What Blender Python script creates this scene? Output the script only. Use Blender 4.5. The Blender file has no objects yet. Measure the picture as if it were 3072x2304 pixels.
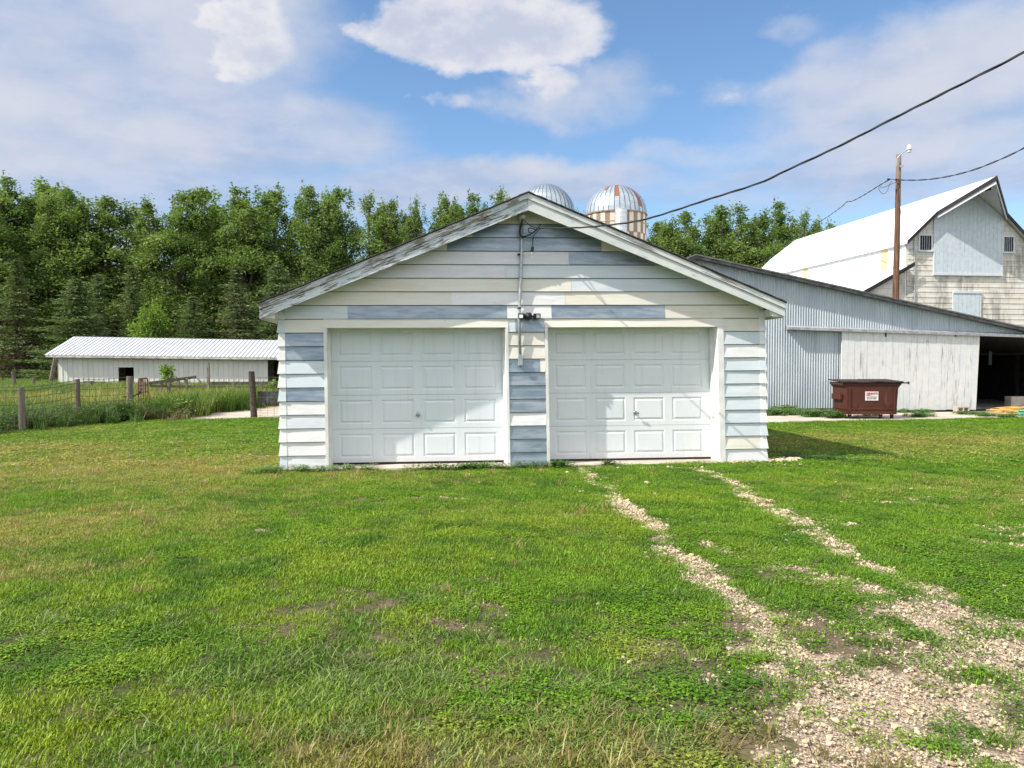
import bpy, math, random
import numpy as np
from mathutils import Vector
PI = math.pi
rad = math.radians
scene = bpy.context.scene
COL = scene.collection

# ---------------------------------------------------------------- camera
F, CX, CY, HC = 2300.0, 1536.0, 1152.0, 1.666
PITCH = math.atan(72 / F)
cam_d = bpy.data.cameras.new('camera')
cam = bpy.data.objects.new('camera', cam_d)
COL.objects.link(cam)
cam.location = (0, 0, HC)
cam.rotation_euler = (PI / 2 - PITCH, 0, 0)
cam_d.sensor_width = 36
cam_d.lens = F / 3072 * 36
cam_d.clip_end = 3000
scene.camera = cam
cP, sP = math.cos(PITCH), math.sin(PITCH)
DS = 3072 / 2212.0


def ray(u, v):
    a = (u - CX) / F
    b = -(v - CY) / F
    return Vector((a, cP + b * sP, -sP + b * cP))


def at_y(u, v, Y):
    d = ray(u, v)
    return Vector((0, 0, HC)) + d * (Y / d.y)


def ground(u, v, z=0.0):
    d = ray(u, v)
    return Vector((0, 0, HC)) + d * ((z - HC) / d.z)


def gd(x, y):
    return ground(x * DS, y * DS)


class Frame:
    """a vertical plane in the yard: s along it, n behind it, z up"""

    def __init__(self, ox, oy, th):
        self.o = Vector((ox, oy, 0))
        self.e1 = Vector((math.cos(th), math.sin(th), 0))
        self.e2 = Vector((-math.sin(th), math.cos(th), 0))

    def w(self, s, n, z):
        return self.o + self.e1 * s + self.e2 * n + Vector((0, 0, z))

    def px(self, u, v, n=0.0):
        d = ray(u, v)
        p0 = self.o + self.e2 * n - Vector((0, 0, HC))
        t = p0.dot(self.e2) / d.dot(self.e2)
        q = d * t - (self.o - Vector((0, 0, HC)))
        return q.dot(self.e1), q.z


# ---------------------------------------------------------------- noise in numpy
def vnoise(x, y, seed=0):
    x = np.asarray(x, float); y = np.asarray(y, float)
    xi = np.floor(x).astype(np.int64); yi = np.floor(y).astype(np.int64)
    fx = x - xi; fy = y - yi
    fx = fx * fx * (3 - 2 * fx); fy = fy * fy * (3 - 2 * fy)

    def h(a, b):
        n = (a * 374761393 + b * 668265263 + seed * 974634721) & 0x7fffffff
        n = ((n ^ (n >> 13)) * 1274126177) & 0x7fffffff
        return ((n ^ (n >> 16)) & 0xffff) / 65535.0
    return (h(xi, yi) * (1 - fx) + h(xi + 1, yi) * fx) * (1 - fy) + (h(xi, yi + 1) * (1 - fx) + h(xi + 1, yi + 1) * fx) * fy


def fbm(x, y, seed=0, oct=4):
    a, t, s = 0.5, 0.0, 0.0
    for k in range(oct):
        t = t + a * vnoise(np.asarray(x) * 2 ** k, np.asarray(y) * 2 ** k, seed + k); s += a; a *= 0.5
    return t / s


def sstep(a, b, x):
    t = np.clip((x - a) / (b - a), 0, 1)
    return t * t * (3 - 2 * t)


# ---------------------------------------------------------------- node helpers
class NT:
    def __init__(self, tree):
        self.t = tree

    def n(self, typ, **kw):
        nd = self.t.nodes.new(typ)
        for k, v in kw.items():
            if k.startswith('i_'):
                key = k[2:].replace('_', ' ')
                self.set(nd, key, v)
            elif k.startswith('x'):
                self.set(nd, int(k[1:]), v)
            else:
                setattr(nd, k, v)
        return nd

    def set(self, nd, key, v):
        s = nd.inputs[key]
        if isinstance(v, bpy.types.NodeSocket):
            self.t.links.new(v, s)
        elif isinstance(v, (tuple, list)) and len(v) == 3 and s.type == 'RGBA':
            s.default_value = (*v, 1)
        else:
            s.default_value = v

    def math(self, op, a, b=0.0, c=0.0, clamp=False):
        nd = self.n('ShaderNodeMath', operation=op, use_clamp=clamp, x0=a, x1=b)
        if op in ('MULTIPLY_ADD', 'SMOOTH_MIN', 'SMOOTH_MAX', 'COMPARE'):
            self.set(nd, 2, c)
        return nd.outputs[0]

    def vmath(self, op, a, b=(0, 0, 0)):
        nd = self.n('ShaderNodeVectorMath', operation=op, x0=a, x1=b)
        return nd.outputs['Value'] if op in ('DOT_PRODUCT', 'LENGTH') else nd.outputs[0]

    def pos(self):
        return self.n('ShaderNodeNewGeometry').outputs['Position']

    def noise(self, vec, scale=5.0, detail=4.0, rough=0.55, color=False):
        nd = self.n('ShaderNodeTexNoise', i_Vector=vec, i_Scale=scale, i_Detail=detail, i_Roughness=rough)
        return nd.outputs['Color' if color else 'Fac']

    def ramp(self, fac, stops):
        nd = self.n('ShaderNodeValToRGB', x0=fac)
        el = nd.color_ramp.elements
        while len(el) < len(stops):
            el.new(0.5)
        for e, (p, c) in zip(el, stops):
            e.position = p
            e.color = (c, c, c, 1) if isinstance(c, (int, float)) else (*c, 1)
        return nd.outputs[0]

    def step(self, fac, a, b):
        nd = self.n('ShaderNodeMapRange', interpolation_type='SMOOTHSTEP', x0=fac, x1=a, x2=b)
        return nd.outputs[0]

    def mix(self, fac, a, b, mode='MIX'):
        nd = self.n('ShaderNodeMix', data_type='RGBA', blend_type=mode)
        self.set(nd, 0, fac); self.set(nd, 6, a); self.set(nd, 7, b)
        return nd.outputs[2]

    def axes(self, vec, d1, d2, s1, s2, d3=None, s3=1.0):
        a = self.math('MULTIPLY', self.vmath('DOT_PRODUCT', vec, tuple(d1)), s1)
        b = self.math('MULTIPLY', self.vmath('DOT_PRODUCT', vec, tuple(d2)), s2)
        c = self.math('MULTIPLY', self.vmath('DOT_PRODUCT', vec, tuple(d3)), s3) if d3 is not None else 0.0
        nd = self.n('ShaderNodeCombineXYZ', x0=a, x1=b, x2=c)
        return nd.outputs[0]

    def attr(self, name, typ='GEOMETRY', out='Fac'):
        return self.n('ShaderNodeAttribute', attribute_name=name, attribute_type=typ).outputs[out]

    def bump(self, h, strength=0.3, dist=0.01):
        return self.n('ShaderNodeBump', i_Strength=strength, i_Distance=dist, i_Height=h).outputs[0]


def new_mat(name, base=(0.5, 0.5, 0.5), rough=0.8, metallic=0.0, spec=0.3):
    m = bpy.data.materials.new(name)
    m.use_nodes = True
    nt = NT(m.node_tree)
    b = m.node_tree.nodes['Principled BSDF']
    b.inputs['Base Color'].default_value = (*base, 1)
    b.inputs['Roughness'].default_value = rough
    b.inputs['Metallic'].default_value = metallic
    b.inputs['Specular IOR Level'].default_value = spec
    return m, nt, b


def simple(name, base, rough=0.8, metallic=0.0, spec=0.3, var=0.18, scale=6.0, bump=0.0):
    m, nt, b = new_mat(name, base, rough, metallic, spec)
    f = nt.noise(nt.pos(), scale, 6.0, 0.6)
    lo = tuple(c * (1 - var) for c in base); hi = tuple(min(1, c * (1 + var)) for c in base)
    nt.set(b, 'Base Color', nt.mix(nt.step(f, 0.3, 0.7), lo, hi))
    if bump:
        nt.set(b, 'Normal', nt.bump(nt.noise(nt.pos(), scale * 6, 4.0), 0.5, bump))
    return m


# ---------------------------------------------------------------- mesh helper
class MB:
    def __init__(self):
        self.v, self.f, self.m = [], [], []

    def add(self, verts, faces, mi=0):
        o = len(self.v)
        self.v += [tuple(p) for p in verts]
        self.f += [tuple(i + o for i in f) for f in faces]
        self.m += [mi] * len(faces)

    def quad(self, a, b, c, d, mi=0):
        self.add([a, b, c, d], [(0, 1, 2, 3)], mi)

    def hexa(self, p, mi=0):
        """8 corners: bottom 4 (ccw seen from above), top 4"""
        self.add(p, [(3, 2, 1, 0), (4, 5, 6, 7), (0, 1, 5, 4), (1, 2, 6, 5), (2, 3, 7, 6), (3, 0, 4, 7)], mi)

    def box(self, W, s0, s1, n0, n1, z0, z1, mi=0):
        self.hexa([W(s0, n0, z0), W(s1, n0, z0), W(s1, n1, z0), W(s0, n1, z0),
                   W(s0, n0, z1), W(s1, n0, z1), W(s1, n1, z1), W(s0, n1, z1)], mi)

    def prism(self, W, poly, n0, n1, mi=0):
        """polygon in (s,z), extruded along n"""
        k = len(poly)
        a = [W(s, n0, z) for s, z in poly]; b = [W(s, n1, z) for s, z in poly]
        self.add(a + b, [tuple(range(k)), tuple(range(2 * k - 1, k - 1, -1))] +
                 [(i, i + k, (i + 1) % k + k, (i + 1) % k) for i in range(k)], mi)

    def tube(self, pts, r, sides=8, mi=0, cap=True):
        pts = [Vector(p) for p in pts]
        rr = r if isinstance(r, (list, tuple)) else [r] * len(pts)
        rings = []
        up = Vector((0.13, 0.21, 0.97))
        for i, p in enumerate(pts):
            t = (pts[min(i + 1, len(pts) - 1)] - pts[max(i - 1, 0)])
            if t.length < 1e-9:
                t = Vector((0, 0, 1))
            t.normalize()
            ref = up if abs(t.dot(up)) < 0.95 else Vector((1, 0, 0))
            x = t.cross(ref).normalized(); y = t.cross(x)
            rings.append([p + (x * math.cos(2 * PI * k / sides) + y * math.sin(2 * PI * k / sides)) * rr[i] for k in range(sides)])
        vs = [q for ring in rings for q in ring]
        fs = []
        for i in range(len(pts) - 1):
            for k in range(sides):
                a = i * sides + k; b = i * sides + (k + 1) % sides
                fs.append((a, b, b + sides, a + sides))
        if cap:
            fs.append(tuple(range(sides - 1, -1, -1)))
            fs.append(tuple(range((len(pts) - 1) * sides, len(pts) * sides)))
        self.add(vs, fs, mi)

    def lathe(self, center, prof, seg=24, mi=0, cap=True):
        cx, cy, cz = center
        vs = [(cx + r * math.cos(2 * PI * k / seg), cy + r * math.sin(2 * PI * k / seg), cz + z) for r, z in prof for k in range(seg)]
        fs = [(i * seg + k, i * seg + (k + 1) % seg, (i + 1) * seg + (k + 1) % seg, (i + 1) * seg + k) for i in range(len(prof) - 1) for k in range(seg)]
        if cap:
            fs.append(tuple(range(seg - 1, -1, -1)))
            fs.append(tuple(range((len(prof) - 1) * seg, len(prof) * seg)))
        self.add(vs, fs, mi)

    def build(self, name, mats, parent=None, smooth=False, bevel=0.0):
        o0 = root_loc(parent)
        me = bpy.data.meshes.new(name)
        me.from_pydata([(p[0] - o0.x, p[1] - o0.y, p[2] - o0.z) for p in self.v], [], self.f)
        if not isinstance(mats, (list, tuple)):
            mats = [mats]
        for m in mats:
            me.materials.append(m)
        me.polygons.foreach_set('material_index', self.m)
        if smooth:
            me.polygons.foreach_set('use_smooth', [True] * len(self.f))
        me.update()
        ob = bpy.data.objects.new(name, me)
        COL.objects.link(ob)
        if parent is not None:
            ob.parent = parent
        if bevel:
            md = ob.modifiers.new('edge', 'BEVEL'); md.width = bevel; md.segments = 2; md.limit_method = 'ANGLE'
        return ob


def root_loc(o):
    v = Vector((0, 0, 0))
    while o is not None:
        v += o.location
        o = o.parent
    return v


def tag(o, label=None, cat=None, group=None, kind=None):
    if label: o['label'] = label
    if cat: o['category'] = cat
    if group: o['group'] = group
    if kind: o['kind'] = kind
    return o


def empty(name, loc, label, cat, group=None):
    o = bpy.data.objects.new(name, None)
    o.empty_display_size = 0.3
    COL.objects.link(o)
    o.location = loc
    return tag(o, label, cat, group)


# ================================================================ light and sky
SUN_AZ, SUN_EL = rad(25.0), rad(44.5)         # light travels to +X, a little to +Y
sun_dir = Vector((-math.cos(SUN_AZ) * math.cos(SUN_EL), -math.sin(SUN_AZ) * math.cos(SUN_EL), math.sin(SUN_EL)))
sl = bpy.data.lights.new('sun', 'SUN')
sl.energy = 3.8
sl.angle = rad(0.53)
sl.color = (1.0, 0.94, 0.85)
so = bpy.data.objects.new('sun', sl)
COL.objects.link(so)
so.rotation_euler = (-sun_dir).to_track_quat('-Z', 'Y').to_euler()

world = bpy.data.worlds.new('World')
scene.world = world
world.use_nodes = True
wt = NT(world.node_tree)
bg = world.node_tree.nodes['Background']
sky = wt.n('ShaderNodeTexSky', sky_type='NISHITA')
sky.sun_disc = False
sky.sun_elevation = SUN_EL
sky.sun_rotation = math.atan2(sun_dir.x, sun_dir.y)
sky.air_density = 1.0
sky.dust_density = 0.6
sky.ozone_density = 1.5
# clouds by direction: azimuth from north (+Y) and elevation, both in degrees
dirv = wt.n('ShaderNodeTexCoord').outputs['Generated']
sep = wt.n('ShaderNodeSeparateXYZ', x0=dirv)
wz = sep.outputs[2]
az = wt.math('MULTIPLY', wt.math('ARCTAN2', sep.outputs[0], sep.outputs[1]), 180 / PI)
el = wt.math('MULTIPLY', wt.math('ARCSINE', wz), 180 / PI)
# noise on a flat cloud deck seen in perspective
zc = wt.math('MAXIMUM', wz, 0.05)
deck = wt.n('ShaderNodeCombineXYZ', x0=wt.math('DIVIDE', sep.outputs[0], wt.math('ADD', zc, 0.12)),
            x1=wt.math('DIVIDE', sep.outputs[1], wt.math('ADD', zc, 0.12)), x2=0.0).outputs[0]
n_big = wt.noise(deck, 1.7, 9.0, 0.6)
sph = wt.n('ShaderNodeVectorMath', operation='MULTIPLY', x0=dirv, x1=(1.0, 1.0, 1.6)).outputs[0]
n_puff = wt.noise(sph, 7.0, 10.0, 0.58)
n_fine = wt.noise(sph, 22.0, 6.0, 0.55)
warp = wt.math('MULTIPLY', wt.math('SUBTRACT', n_puff, 0.5), 8.0)
warp2 = wt.math('MULTIPLY', wt.math('SUBTRACT', wt.noise(sph, 5.0, 6.0, 0.6), 0.5), 5.0)
azw = wt.math('ADD', az, warp)
elw = wt.math('ADD', el, warp2)


def pxdir(x, y):
    d = ray(x * DS, y * DS).normalized()
    return math.degrees(math.atan2(d.x, d.y)), math.degrees(math.asin(d.z))


def lobe(x, y, wx, wy, amp, soft=False):
    a, e = pxdir(x, y)
    wa, we = wx / 1656 * 57.3, wy / 1656 * 57.3
    dx = wt.math('DIVIDE', wt.math('SUBTRACT', azw, a), wa)
    dy = wt.math('DIVIDE', wt.math('SUBTRACT', elw, e), we)
    q = wt.math('ADD', wt.math('MULTIPLY', dx, dx), wt.math('MULTIPLY', dy, dy))
    return wt.math('MULTIPLY', wt.math('SUBTRACT', 1.0, wt.math('MULTIPLY', q, 0.5 if not soft else 0.4), clamp=True), amp)


def cloud_sum(lobes):
    t = None
    for L in lobes:
        l = lobe(*L)
        t = l if t is None else wt.math('MAXIMUM', t, l)
    return t


dense = cloud_sum([(1060, 50, 230, 70, 1.0), (910, 62, 90, 42, 0.8), (1220, 62, 110, 50, 0.85), (1000, 125, 55, 36, 0.58), (960, 228, 100, 24, 0.5), (1215, 165, 50, 28, 0.5), (570, 75, 62, 80, 0.80), (1640, 170, 60, 24, 0.45)])
soft = cloud_sum([(1270, 200, 150, 70, 0.75), (1100, 225, 120, 30, 0.6), (520, 40, 220, 110, 0.8), (60, 250, 240, 90, 0.85), (290, 290, 190, 60, 0.8), (740, 300, 120, 60, 0.75), (820, 325, 60, 26, 0.6), (20, 330, 140, 60, 0.85), (60, 130, 140, 50, 0.7),
                  (1700, 170, 150, 40, 0.75), (1790, 115, 80, 30, 0.45), (1740, 50, 60, 24, 0.5), (2130, 90, 200, 90, 0.95), (1960, 190, 260, 60, 0.85), (1440, 195, 40, 18, 0.5), (1230, 360, 190, 34, 0.75), (1390, 325, 110, 24, 0.6), (1650, 315, 240, 30, 0.7), (1950, 330, 260, 40, 0.8)])
veil = cloud_sum([(150, 150, 420, 330, 1.0, True), (430, 300, 330, 150, 0.95, True), (640, 330, 240, 70, 0.85, True), (2110, 200, 380, 130, 1.0, True), (1950, 370, 560, 70, 0.85, True), (1060, 395, 420, 52, 1.0, True),
                  (700, 425, 400, 40, 0.7, True), (1240, 215, 170, 70, 0.5, True)])
puff = wt.math('ADD', wt.math('MULTIPLY', wt.math('SUBTRACT', n_puff, 0.5), 1.6), wt.math('MULTIPLY', wt.math('SUBTRACT', n_fine, 0.5), 0.6))
cd = wt.step(wt.math('ADD', dense, puff), 0.30, 0.70)
sd2 = wt.math('MULTIPLY', wt.step(wt.math('ADD', soft, wt.math('MULTIPLY', puff, 0.8)), 0.20, 1.05), 0.8)
vd = wt.step(wt.math('ADD', wt.math('MULTIPLY', veil, 0.9), wt.math('MULTIPLY', wt.math('SUBTRACT', n_big, 0.5), 0.8)), 0.30, 0.85)
# bright unseen cloud added behind the camera and overhead as fill, from deck noise
back = wt.math('MULTIPLY', wt.step(n_big, 0.36, 0.56), wt.step(wt.math('ABSOLUTE', az), 55.0, 85.0))
SKY_CLOUD = 4.2
blue = wt.mix(1.0, sky.outputs[0], (0.74, 0.88, 0.98), 'MULTIPLY')
veil_col = wt.mix(wt.step(wt.noise(deck, 3.1, 8.0, 0.6), 0.34, 0.66), (SKY_CLOUD * 0.55, SKY_CLOUD * 0.68, SKY_CLOUD * 0.93), (SKY_CLOUD * 0.76, SKY_CLOUD * 0.81, SKY_CLOUD * 0.98))
n_sh = wt.noise(wt.n('ShaderNodeVectorMath', operation='ADD', x0=sph, x1=(0.35, 0.0, -0.05)).outputs[0], 11.0, 8.0, 0.6)
shade = wt.math('ADD', wt.math('MULTIPLY', dense, 0.55), wt.math('ADD', wt.math('MULTIPLY', wt.math('SUBTRACT', n_sh, 0.5), 2.2), wt.math('MULTIPLY', wt.math('SUBTRACT', n_fine, 0.5), 0.7)))
puff_col = wt.mix(wt.step(shade, 0.0, 0.75), (SKY_CLOUD * 1.06, SKY_CLOUD * 1.05, SKY_CLOUD * 1.09), (SKY_CLOUD * 0.74, SKY_CLOUD * 0.79, SKY_CLOUD * 0.96))
c1 = wt.mix(wt.math('MULTIPLY', back, 0.9), wt.mix(wt.math('MULTIPLY', vd, 0.9), blue, veil_col), wt.mix(n_puff, (7.6, 7.5, 7.4), (10.3, 10.0, 9.6)))
c1 = wt.mix(sd2, c1, wt.mix(n_sh, (SKY_CLOUD * 0.70, SKY_CLOUD * 0.77, SKY_CLOUD * 0.95), (SKY_CLOUD * 1.0, SKY_CLOUD * 1.0, SKY_CLOUD * 1.05)))
c2 = wt.mix(wt.math('MULTIPLY', cd, 0.92), c1, puff_col)
hz = wt.math('MULTIPLY', wt.step(el, 13.0, 0.0), 0.6)
c3 = wt.mix(hz, c2, (SKY_CLOUD * 0.72, SKY_CLOUD * 0.76, SKY_CLOUD * 0.95))
wt.set(bg, 'Color', c3)
bg.inputs['Strength'].default_value = 0.11
world.cycles.sampling_method = 'MANUAL'
world.cycles.sample_map_resolution = 512

scene.view_settings.view_transform = 'Standard'
scene.view_settings.look = 'None'
scene.view_settings.exposure = 0.80
scene.view_settings.gamma = 1.0

# ================================================================ materials
TH = math.atan(281 / F)
GF = Frame(-3.484, 11.562, TH)
E1, E2 = GF.e1, GF.e2
EZ = Vector((0, 0, 1))
rng = np.random.default_rng(7)
random.seed(5)


def siding_mat(name, base, rough=0.55, metallic=0.0, blotch=0.5, dark=None):
    m, nt, b = new_mat(name, base, rough, metallic, 0.4)
    p = nt.pos()
    st = nt.axes(p, E1, EZ, 1.6, 9.0, E2, 1.0)
    f = nt.noise(st, 1.3, 6.0, 0.62)
    f2 = nt.noise(p, 46.0, 3.0, 0.6)
    dark = dark or tuple(c * 0.82 for c in base)
    fb = nt.noise(nt.axes(p, E1, EZ, 0.9, 5.0, E2, 1.0), 1.1, 5.0, 0.7)
    c = nt.mix(nt.step(f, 0.35, 0.7), base, nt.mix(blotch, base, dark))
    c = nt.mix(nt.math('MULTIPLY', nt.step(fb, 0.50, 0.66), 0.7), c, dark)
    nail = nt.n('ShaderNodeTexVoronoi', i_Vector=nt.axes(p, E1, EZ, 2.45, 4.84, E2, 0.0), i_Scale=1.0, i_Randomness=0.12)
    c = nt.mix(nt.math('MULTIPLY', nt.math('LESS_THAN', nail.outputs['Distance'], 0.022), 0.6), c, (0.12, 0.10, 0.085))
    c = nt.mix(nt.math('MULTIPLY', nt.step(f2, 0.66, 0.74), 0.55), c, tuple(x * 0.6 for x in base))
    # drips and scuffs running down the boards
    dr = nt.noise(nt.axes(p, E1, EZ, 42.0, 2.2, E2, 1.0), 1.0, 3.0, 0.6)
    c = nt.mix(nt.math('MULTIPLY', nt.step(dr, 0.66, 0.8), 0.35), c, (0.42, 0.42, 0.40))
    nt.set(b, 'Base Color', c)
    nt.set(b, 'Normal', nt.bump(nt.noise(st, 2.5, 3.0), 0.12, 0.02))
    return m


M_CREAM = siding_mat('siding_cream', (0.71, 0.70, 0.65), dark=(0.67, 0.60, 0.47))
M_WHITE = siding_mat('siding_white', (0.76, 0.76, 0.76))
M_PALE = siding_mat('siding_pale_blue', (0.55, 0.62, 0.67), dark=(0.68, 0.69, 0.69))
M_METAL = siding_mat('siding_bare_metal', (0.20, 0.26, 0.32), 0.38, 0.45, 0.8, (0.38, 0.425, 0.46))
M_LAV = siding_mat('siding_chalky', (0.70, 0.70, 0.73))
SID = [M_CREAM, M_WHITE, M_PALE, M_METAL, M_LAV, simple('lapshadow', (0.10, 0.10, 0.095), 0.9)]  # last colour paints the shadow line under each siding lap


def peel_mat(name, d1, d2, paint=(0.60, 0.62, 0.62), wood=(0.20, 0.18, 0.16), amount=0.5, s1=1.2, s2=34.0, chalk=(0.42, 0.48, 0.52)):
    m, nt, b = new_mat(name, paint, 0.75, 0, 0.25)
    p = nt.pos()
    d3 = Vector(d1).cross(Vector(d2))
    v = nt.axes(p, d1, d2, s1, s2, d3, s2 * 0.3)
    f = nt.noise(v, 1.6, 9.0, 0.68)
    g = nt.noise(nt.axes(p, d1, d2, s1 * 0.9, s2 * 0.22, d3, 3.0), 1.1, 4.0, 0.5)
    h = nt.math('ADD', f, nt.math('MULTIPLY', nt.math('SUBTRACT', g, 0.5), 0.55))
    c = nt.mix(nt.step(nt.noise(p, 5.0, 5.0, 0.6), 0.35, 0.7), paint, chalk)
    k = nt.step(h, 0.78 - amount * 0.4, 0.84 - amount * 0.4)
    c = nt.mix(k, c, nt.mix(f, wood, tuple(min(1, w * 2.1) for w in wood)))
    nt.set(b, 'Base Color', c)
    nt.set(b, 'Normal', nt.bump(nt.math('SUBTRACT', 1.0, k), 0.5, 0.003))
    return m


SL = 0.402
_a = math.atan(SL)
dL = (E1 * math.cos(_a) + EZ * math.sin(_a)); dLp = (-E1 * math.sin(_a) + EZ * math.cos(_a))
dR = (E1 * math.cos(_a) - EZ * math.sin(_a)); dRp = (E1 * math.sin(_a) + EZ * math.cos(_a))
M_RAKE_L = peel_mat('rake_peeling', dL, dLp, (0.62, 0.66, 0.68), (0.085, 0.08, 0.075), 0.66, 3.6, 46.0, (0.46, 0.52, 0.56))
M_RAKE_R = peel_mat('rake_worn', dR, dRp, (0.66, 0.68, 0.65), (0.16, 0.15, 0.13), 0.36, 3.0, 36.0, (0.58, 0.62, 0.62))
M_TRIM_L = peel_mat('rake_trim_peeling', dL, dLp, (0.56, 0.57, 0.55), (0.12, 0.11, 0.10), 0.72, 3.2, 40.0)
M_TRIM_R = peel_mat('rake_trim_worn', dR, dRp, (0.66, 0.67, 0.65), (0.14, 0.13, 0.12), 0.55, 1.3, 34.0, (0.56, 0.60, 0.61))
M_SHINGLE = simple('shingles', (0.07, 0.068, 0.065), 0.95, var=0.5, scale=9.0, bump=0.004)
M_SOFFIT = simple('soffit_paint', (0.55, 0.55, 0.52), 0.8, var=0.15)
M_JAMB = simple('jamb_paint', (0.72, 0.72, 0.71), 0.6, var=0.12, scale=3.0)
M_CONC = simple('concrete', (0.44, 0.38, 0.32), 0.95, var=0.25, scale=3.0, bump=0.004)
M_GALV = simple('galvanised_pipe', (0.42, 0.45, 0.47), 0.45, 0.6, 0.4, 0.2, 14.0)
M_BLACK = simple('black_plastic', (0.012, 0.012, 0.013), 0.45, 0, 0.4, 0.2)
M_CABLE = simple('cable_jacket', (0.03, 0.032, 0.038), 0.6, 0, 0.3, 0.2)
M_LENS = simple('lamp_lens', (0.72, 0.74, 0.74), 0.25, 0, 0.5, 0.05)
M_CHROME = simple('lock_metal', (0.30, 0.34, 0.33), 0.35, 0.8, 0.5, 0.1)
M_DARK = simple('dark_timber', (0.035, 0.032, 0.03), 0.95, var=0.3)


def door_mat(name, base):
    m, nt, b = new_mat(name, base, 0.5, 0, 0.4)
    p = nt.pos()
    z = nt.n('ShaderNodeSeparateXYZ', x0=p).outputs[2]
    f = nt.noise(p, 0.9, 4.0, 0.5)
    c = nt.mix(nt.step(f, 0.4, 0.65), base, tuple(x * q for x, q in zip(base, (0.93, 0.96, 0.96))))
    # mud splashed on the lowest panel: small specks and a soft stain
    sp = nt.math('MULTIPLY', nt.step(nt.noise(p, 75.0, 3.0, 0.6), 0.58, 0.66), nt.step(nt.math('ADD', z, nt.math('MULTIPLY', nt.noise(p, 7.0, 3.0), 0.25)), 0.42, 0.12))
    c = nt.mix(nt.math('MULTIPLY', sp, 0.55), c, (0.22, 0.17, 0.12))
    st = nt.step(nt.math('ADD', z, nt.math('MULTIPLY', nt.noise(p, 4.0, 4.0), 0.22)), 0.34, 0.08)
    c = nt.mix(nt.math('MULTIPLY', st, 0.35), c, (0.46, 0.38, 0.30))
    gr = nt.noise(nt.axes(p, E1, EZ, 14.0, 0.8, E2, 1.0), 1.2, 5.0, 0.65)
    c = nt.mix(nt.math('MULTIPLY', nt.step(gr, 0.5, 0.75), 0.22), c, (0.40, 0.39, 0.36))
    nt.set(b, 'Base Color', c)
    nt.set(b, 'Normal', nt.bump(nt.noise(nt.axes(p, E1, EZ, 8.0, 90.0, E2, 1.0), 1.5, 3.0), 0.06, 0.002))
    return m


M_DOOR_A = door_mat('door_paint_cool', (0.69, 0.73, 0.765))
M_DOOR_B = door_mat('door_paint_warm', (0.71, 0.735, 0.76))

# ================================================================ garage
GW_, GDEP = 7.69, 7.3
CRS = 0.2064


def GW(s, n, z):
    return GF.w(s - z * (0.007 + 0.023 * s / GW_), n, z * (1 + 0.03 * s / GW_))


PKS, PKZ = 3.79, 4.13
TIPL, TIPR = -0.23, 7.91


def rtop(s):
    return PKZ - 0.408 * abs(s - PKS) if s < PKS else PKZ - 0.397 * abs(s - PKS)


garage = empty('garage', GF.w(GW_ / 2, 0, 0), 'weathered white two-door garage with a low gable in the grass yard', 'garage')
DOORS = [(0.70, 3.44), (4.11, 6.90)]
HEAD = 2.145
REC = 0.30

wall = MB()


def board(k, segs, clip=False):
    """one lapped course: segs = [(s0, s1, material)]"""
    z0 = k * CRS + 0.012
    z1 = z0 + CRS + 0.012
    for (a, b, mi) in segs:
        nseg = max(1, int((b - a) / 0.22))
        off_j = random.uniform(-0.0015, 0.0015)
        prev = None
        for i in range(nseg + 1):
            s = a + (b - a) * i / nseg
            wob = 0.004 * math.sin(s * 3.1 + k * 1.7) + random.uniform(-0.0015, 0.0015)
            nb = -0.030 + wob + off_j
            t0, t1 = z0, z1
            if clip:
                lim = rtop(s) - 0.10
                t0 = min(z0, lim); t1 = min(z1, lim)
                nt_ = -0.006 + (nb + 0.006) * (1 - (t1 - z0) / (z1 - z0)) if z1 > z0 else nb
            else:
                nt_ = -0.006
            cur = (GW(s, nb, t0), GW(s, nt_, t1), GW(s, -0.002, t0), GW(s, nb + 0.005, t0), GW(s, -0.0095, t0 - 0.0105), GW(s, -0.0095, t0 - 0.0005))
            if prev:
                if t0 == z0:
                    wall.quad(prev[4], cur[4], cur[5], prev[5], 5)  # thin dark strip drawn as the shadow below the lap
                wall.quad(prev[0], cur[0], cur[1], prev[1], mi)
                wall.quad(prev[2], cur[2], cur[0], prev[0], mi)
            else:
                wall.quad(cur[2], cur[0], cur[1], GW(s, -0.002, t1), mi)
            prev = cur
        wall.quad(prev[0], prev[2], GW(b, -0.002, t1), prev[1], mi)


C, Wt, P, Mt, Lv = 0, 1, 2, 3, 4
left_c = [Wt, Wt, Wt, P, Wt, P, P, P, Mt, Mt, P]
left_c = [Lv, Wt, Wt, P, Wt, P, P, P, Mt, Mt, C]
left_c[7] = P; left_c[5] = Mt; left_c[6] = P
mid_c = [Mt, Mt, Mt, Wt, Mt, Mt, Mt, Mt, C, C, Mt]
right_c = [Lv, C, P, P, P, P, P, P, Wt, P, C]
for k in range(11):
    board(k, [(0.07, 0.655, left_c[k])])
    if k == 10:
        board(k, [(3.482, 3.60, P), (3.603, 4.06, Mt)])
    elif k == 7:
        board(k, [(3.482, 3.98, Mt), (3.983, 4.06, C)])
    else:
        board(k, [(3.482, 4.06, mid_c[k])])
    board(k, [(6.998, 7.62, right_c[k])])


def lim(k):
    z = k * CRS + 0.012
    return PKS - (PKZ - 0.10 - z) / 0.408, PKS + (PKZ - 0.10 - z) / 0.397


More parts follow.
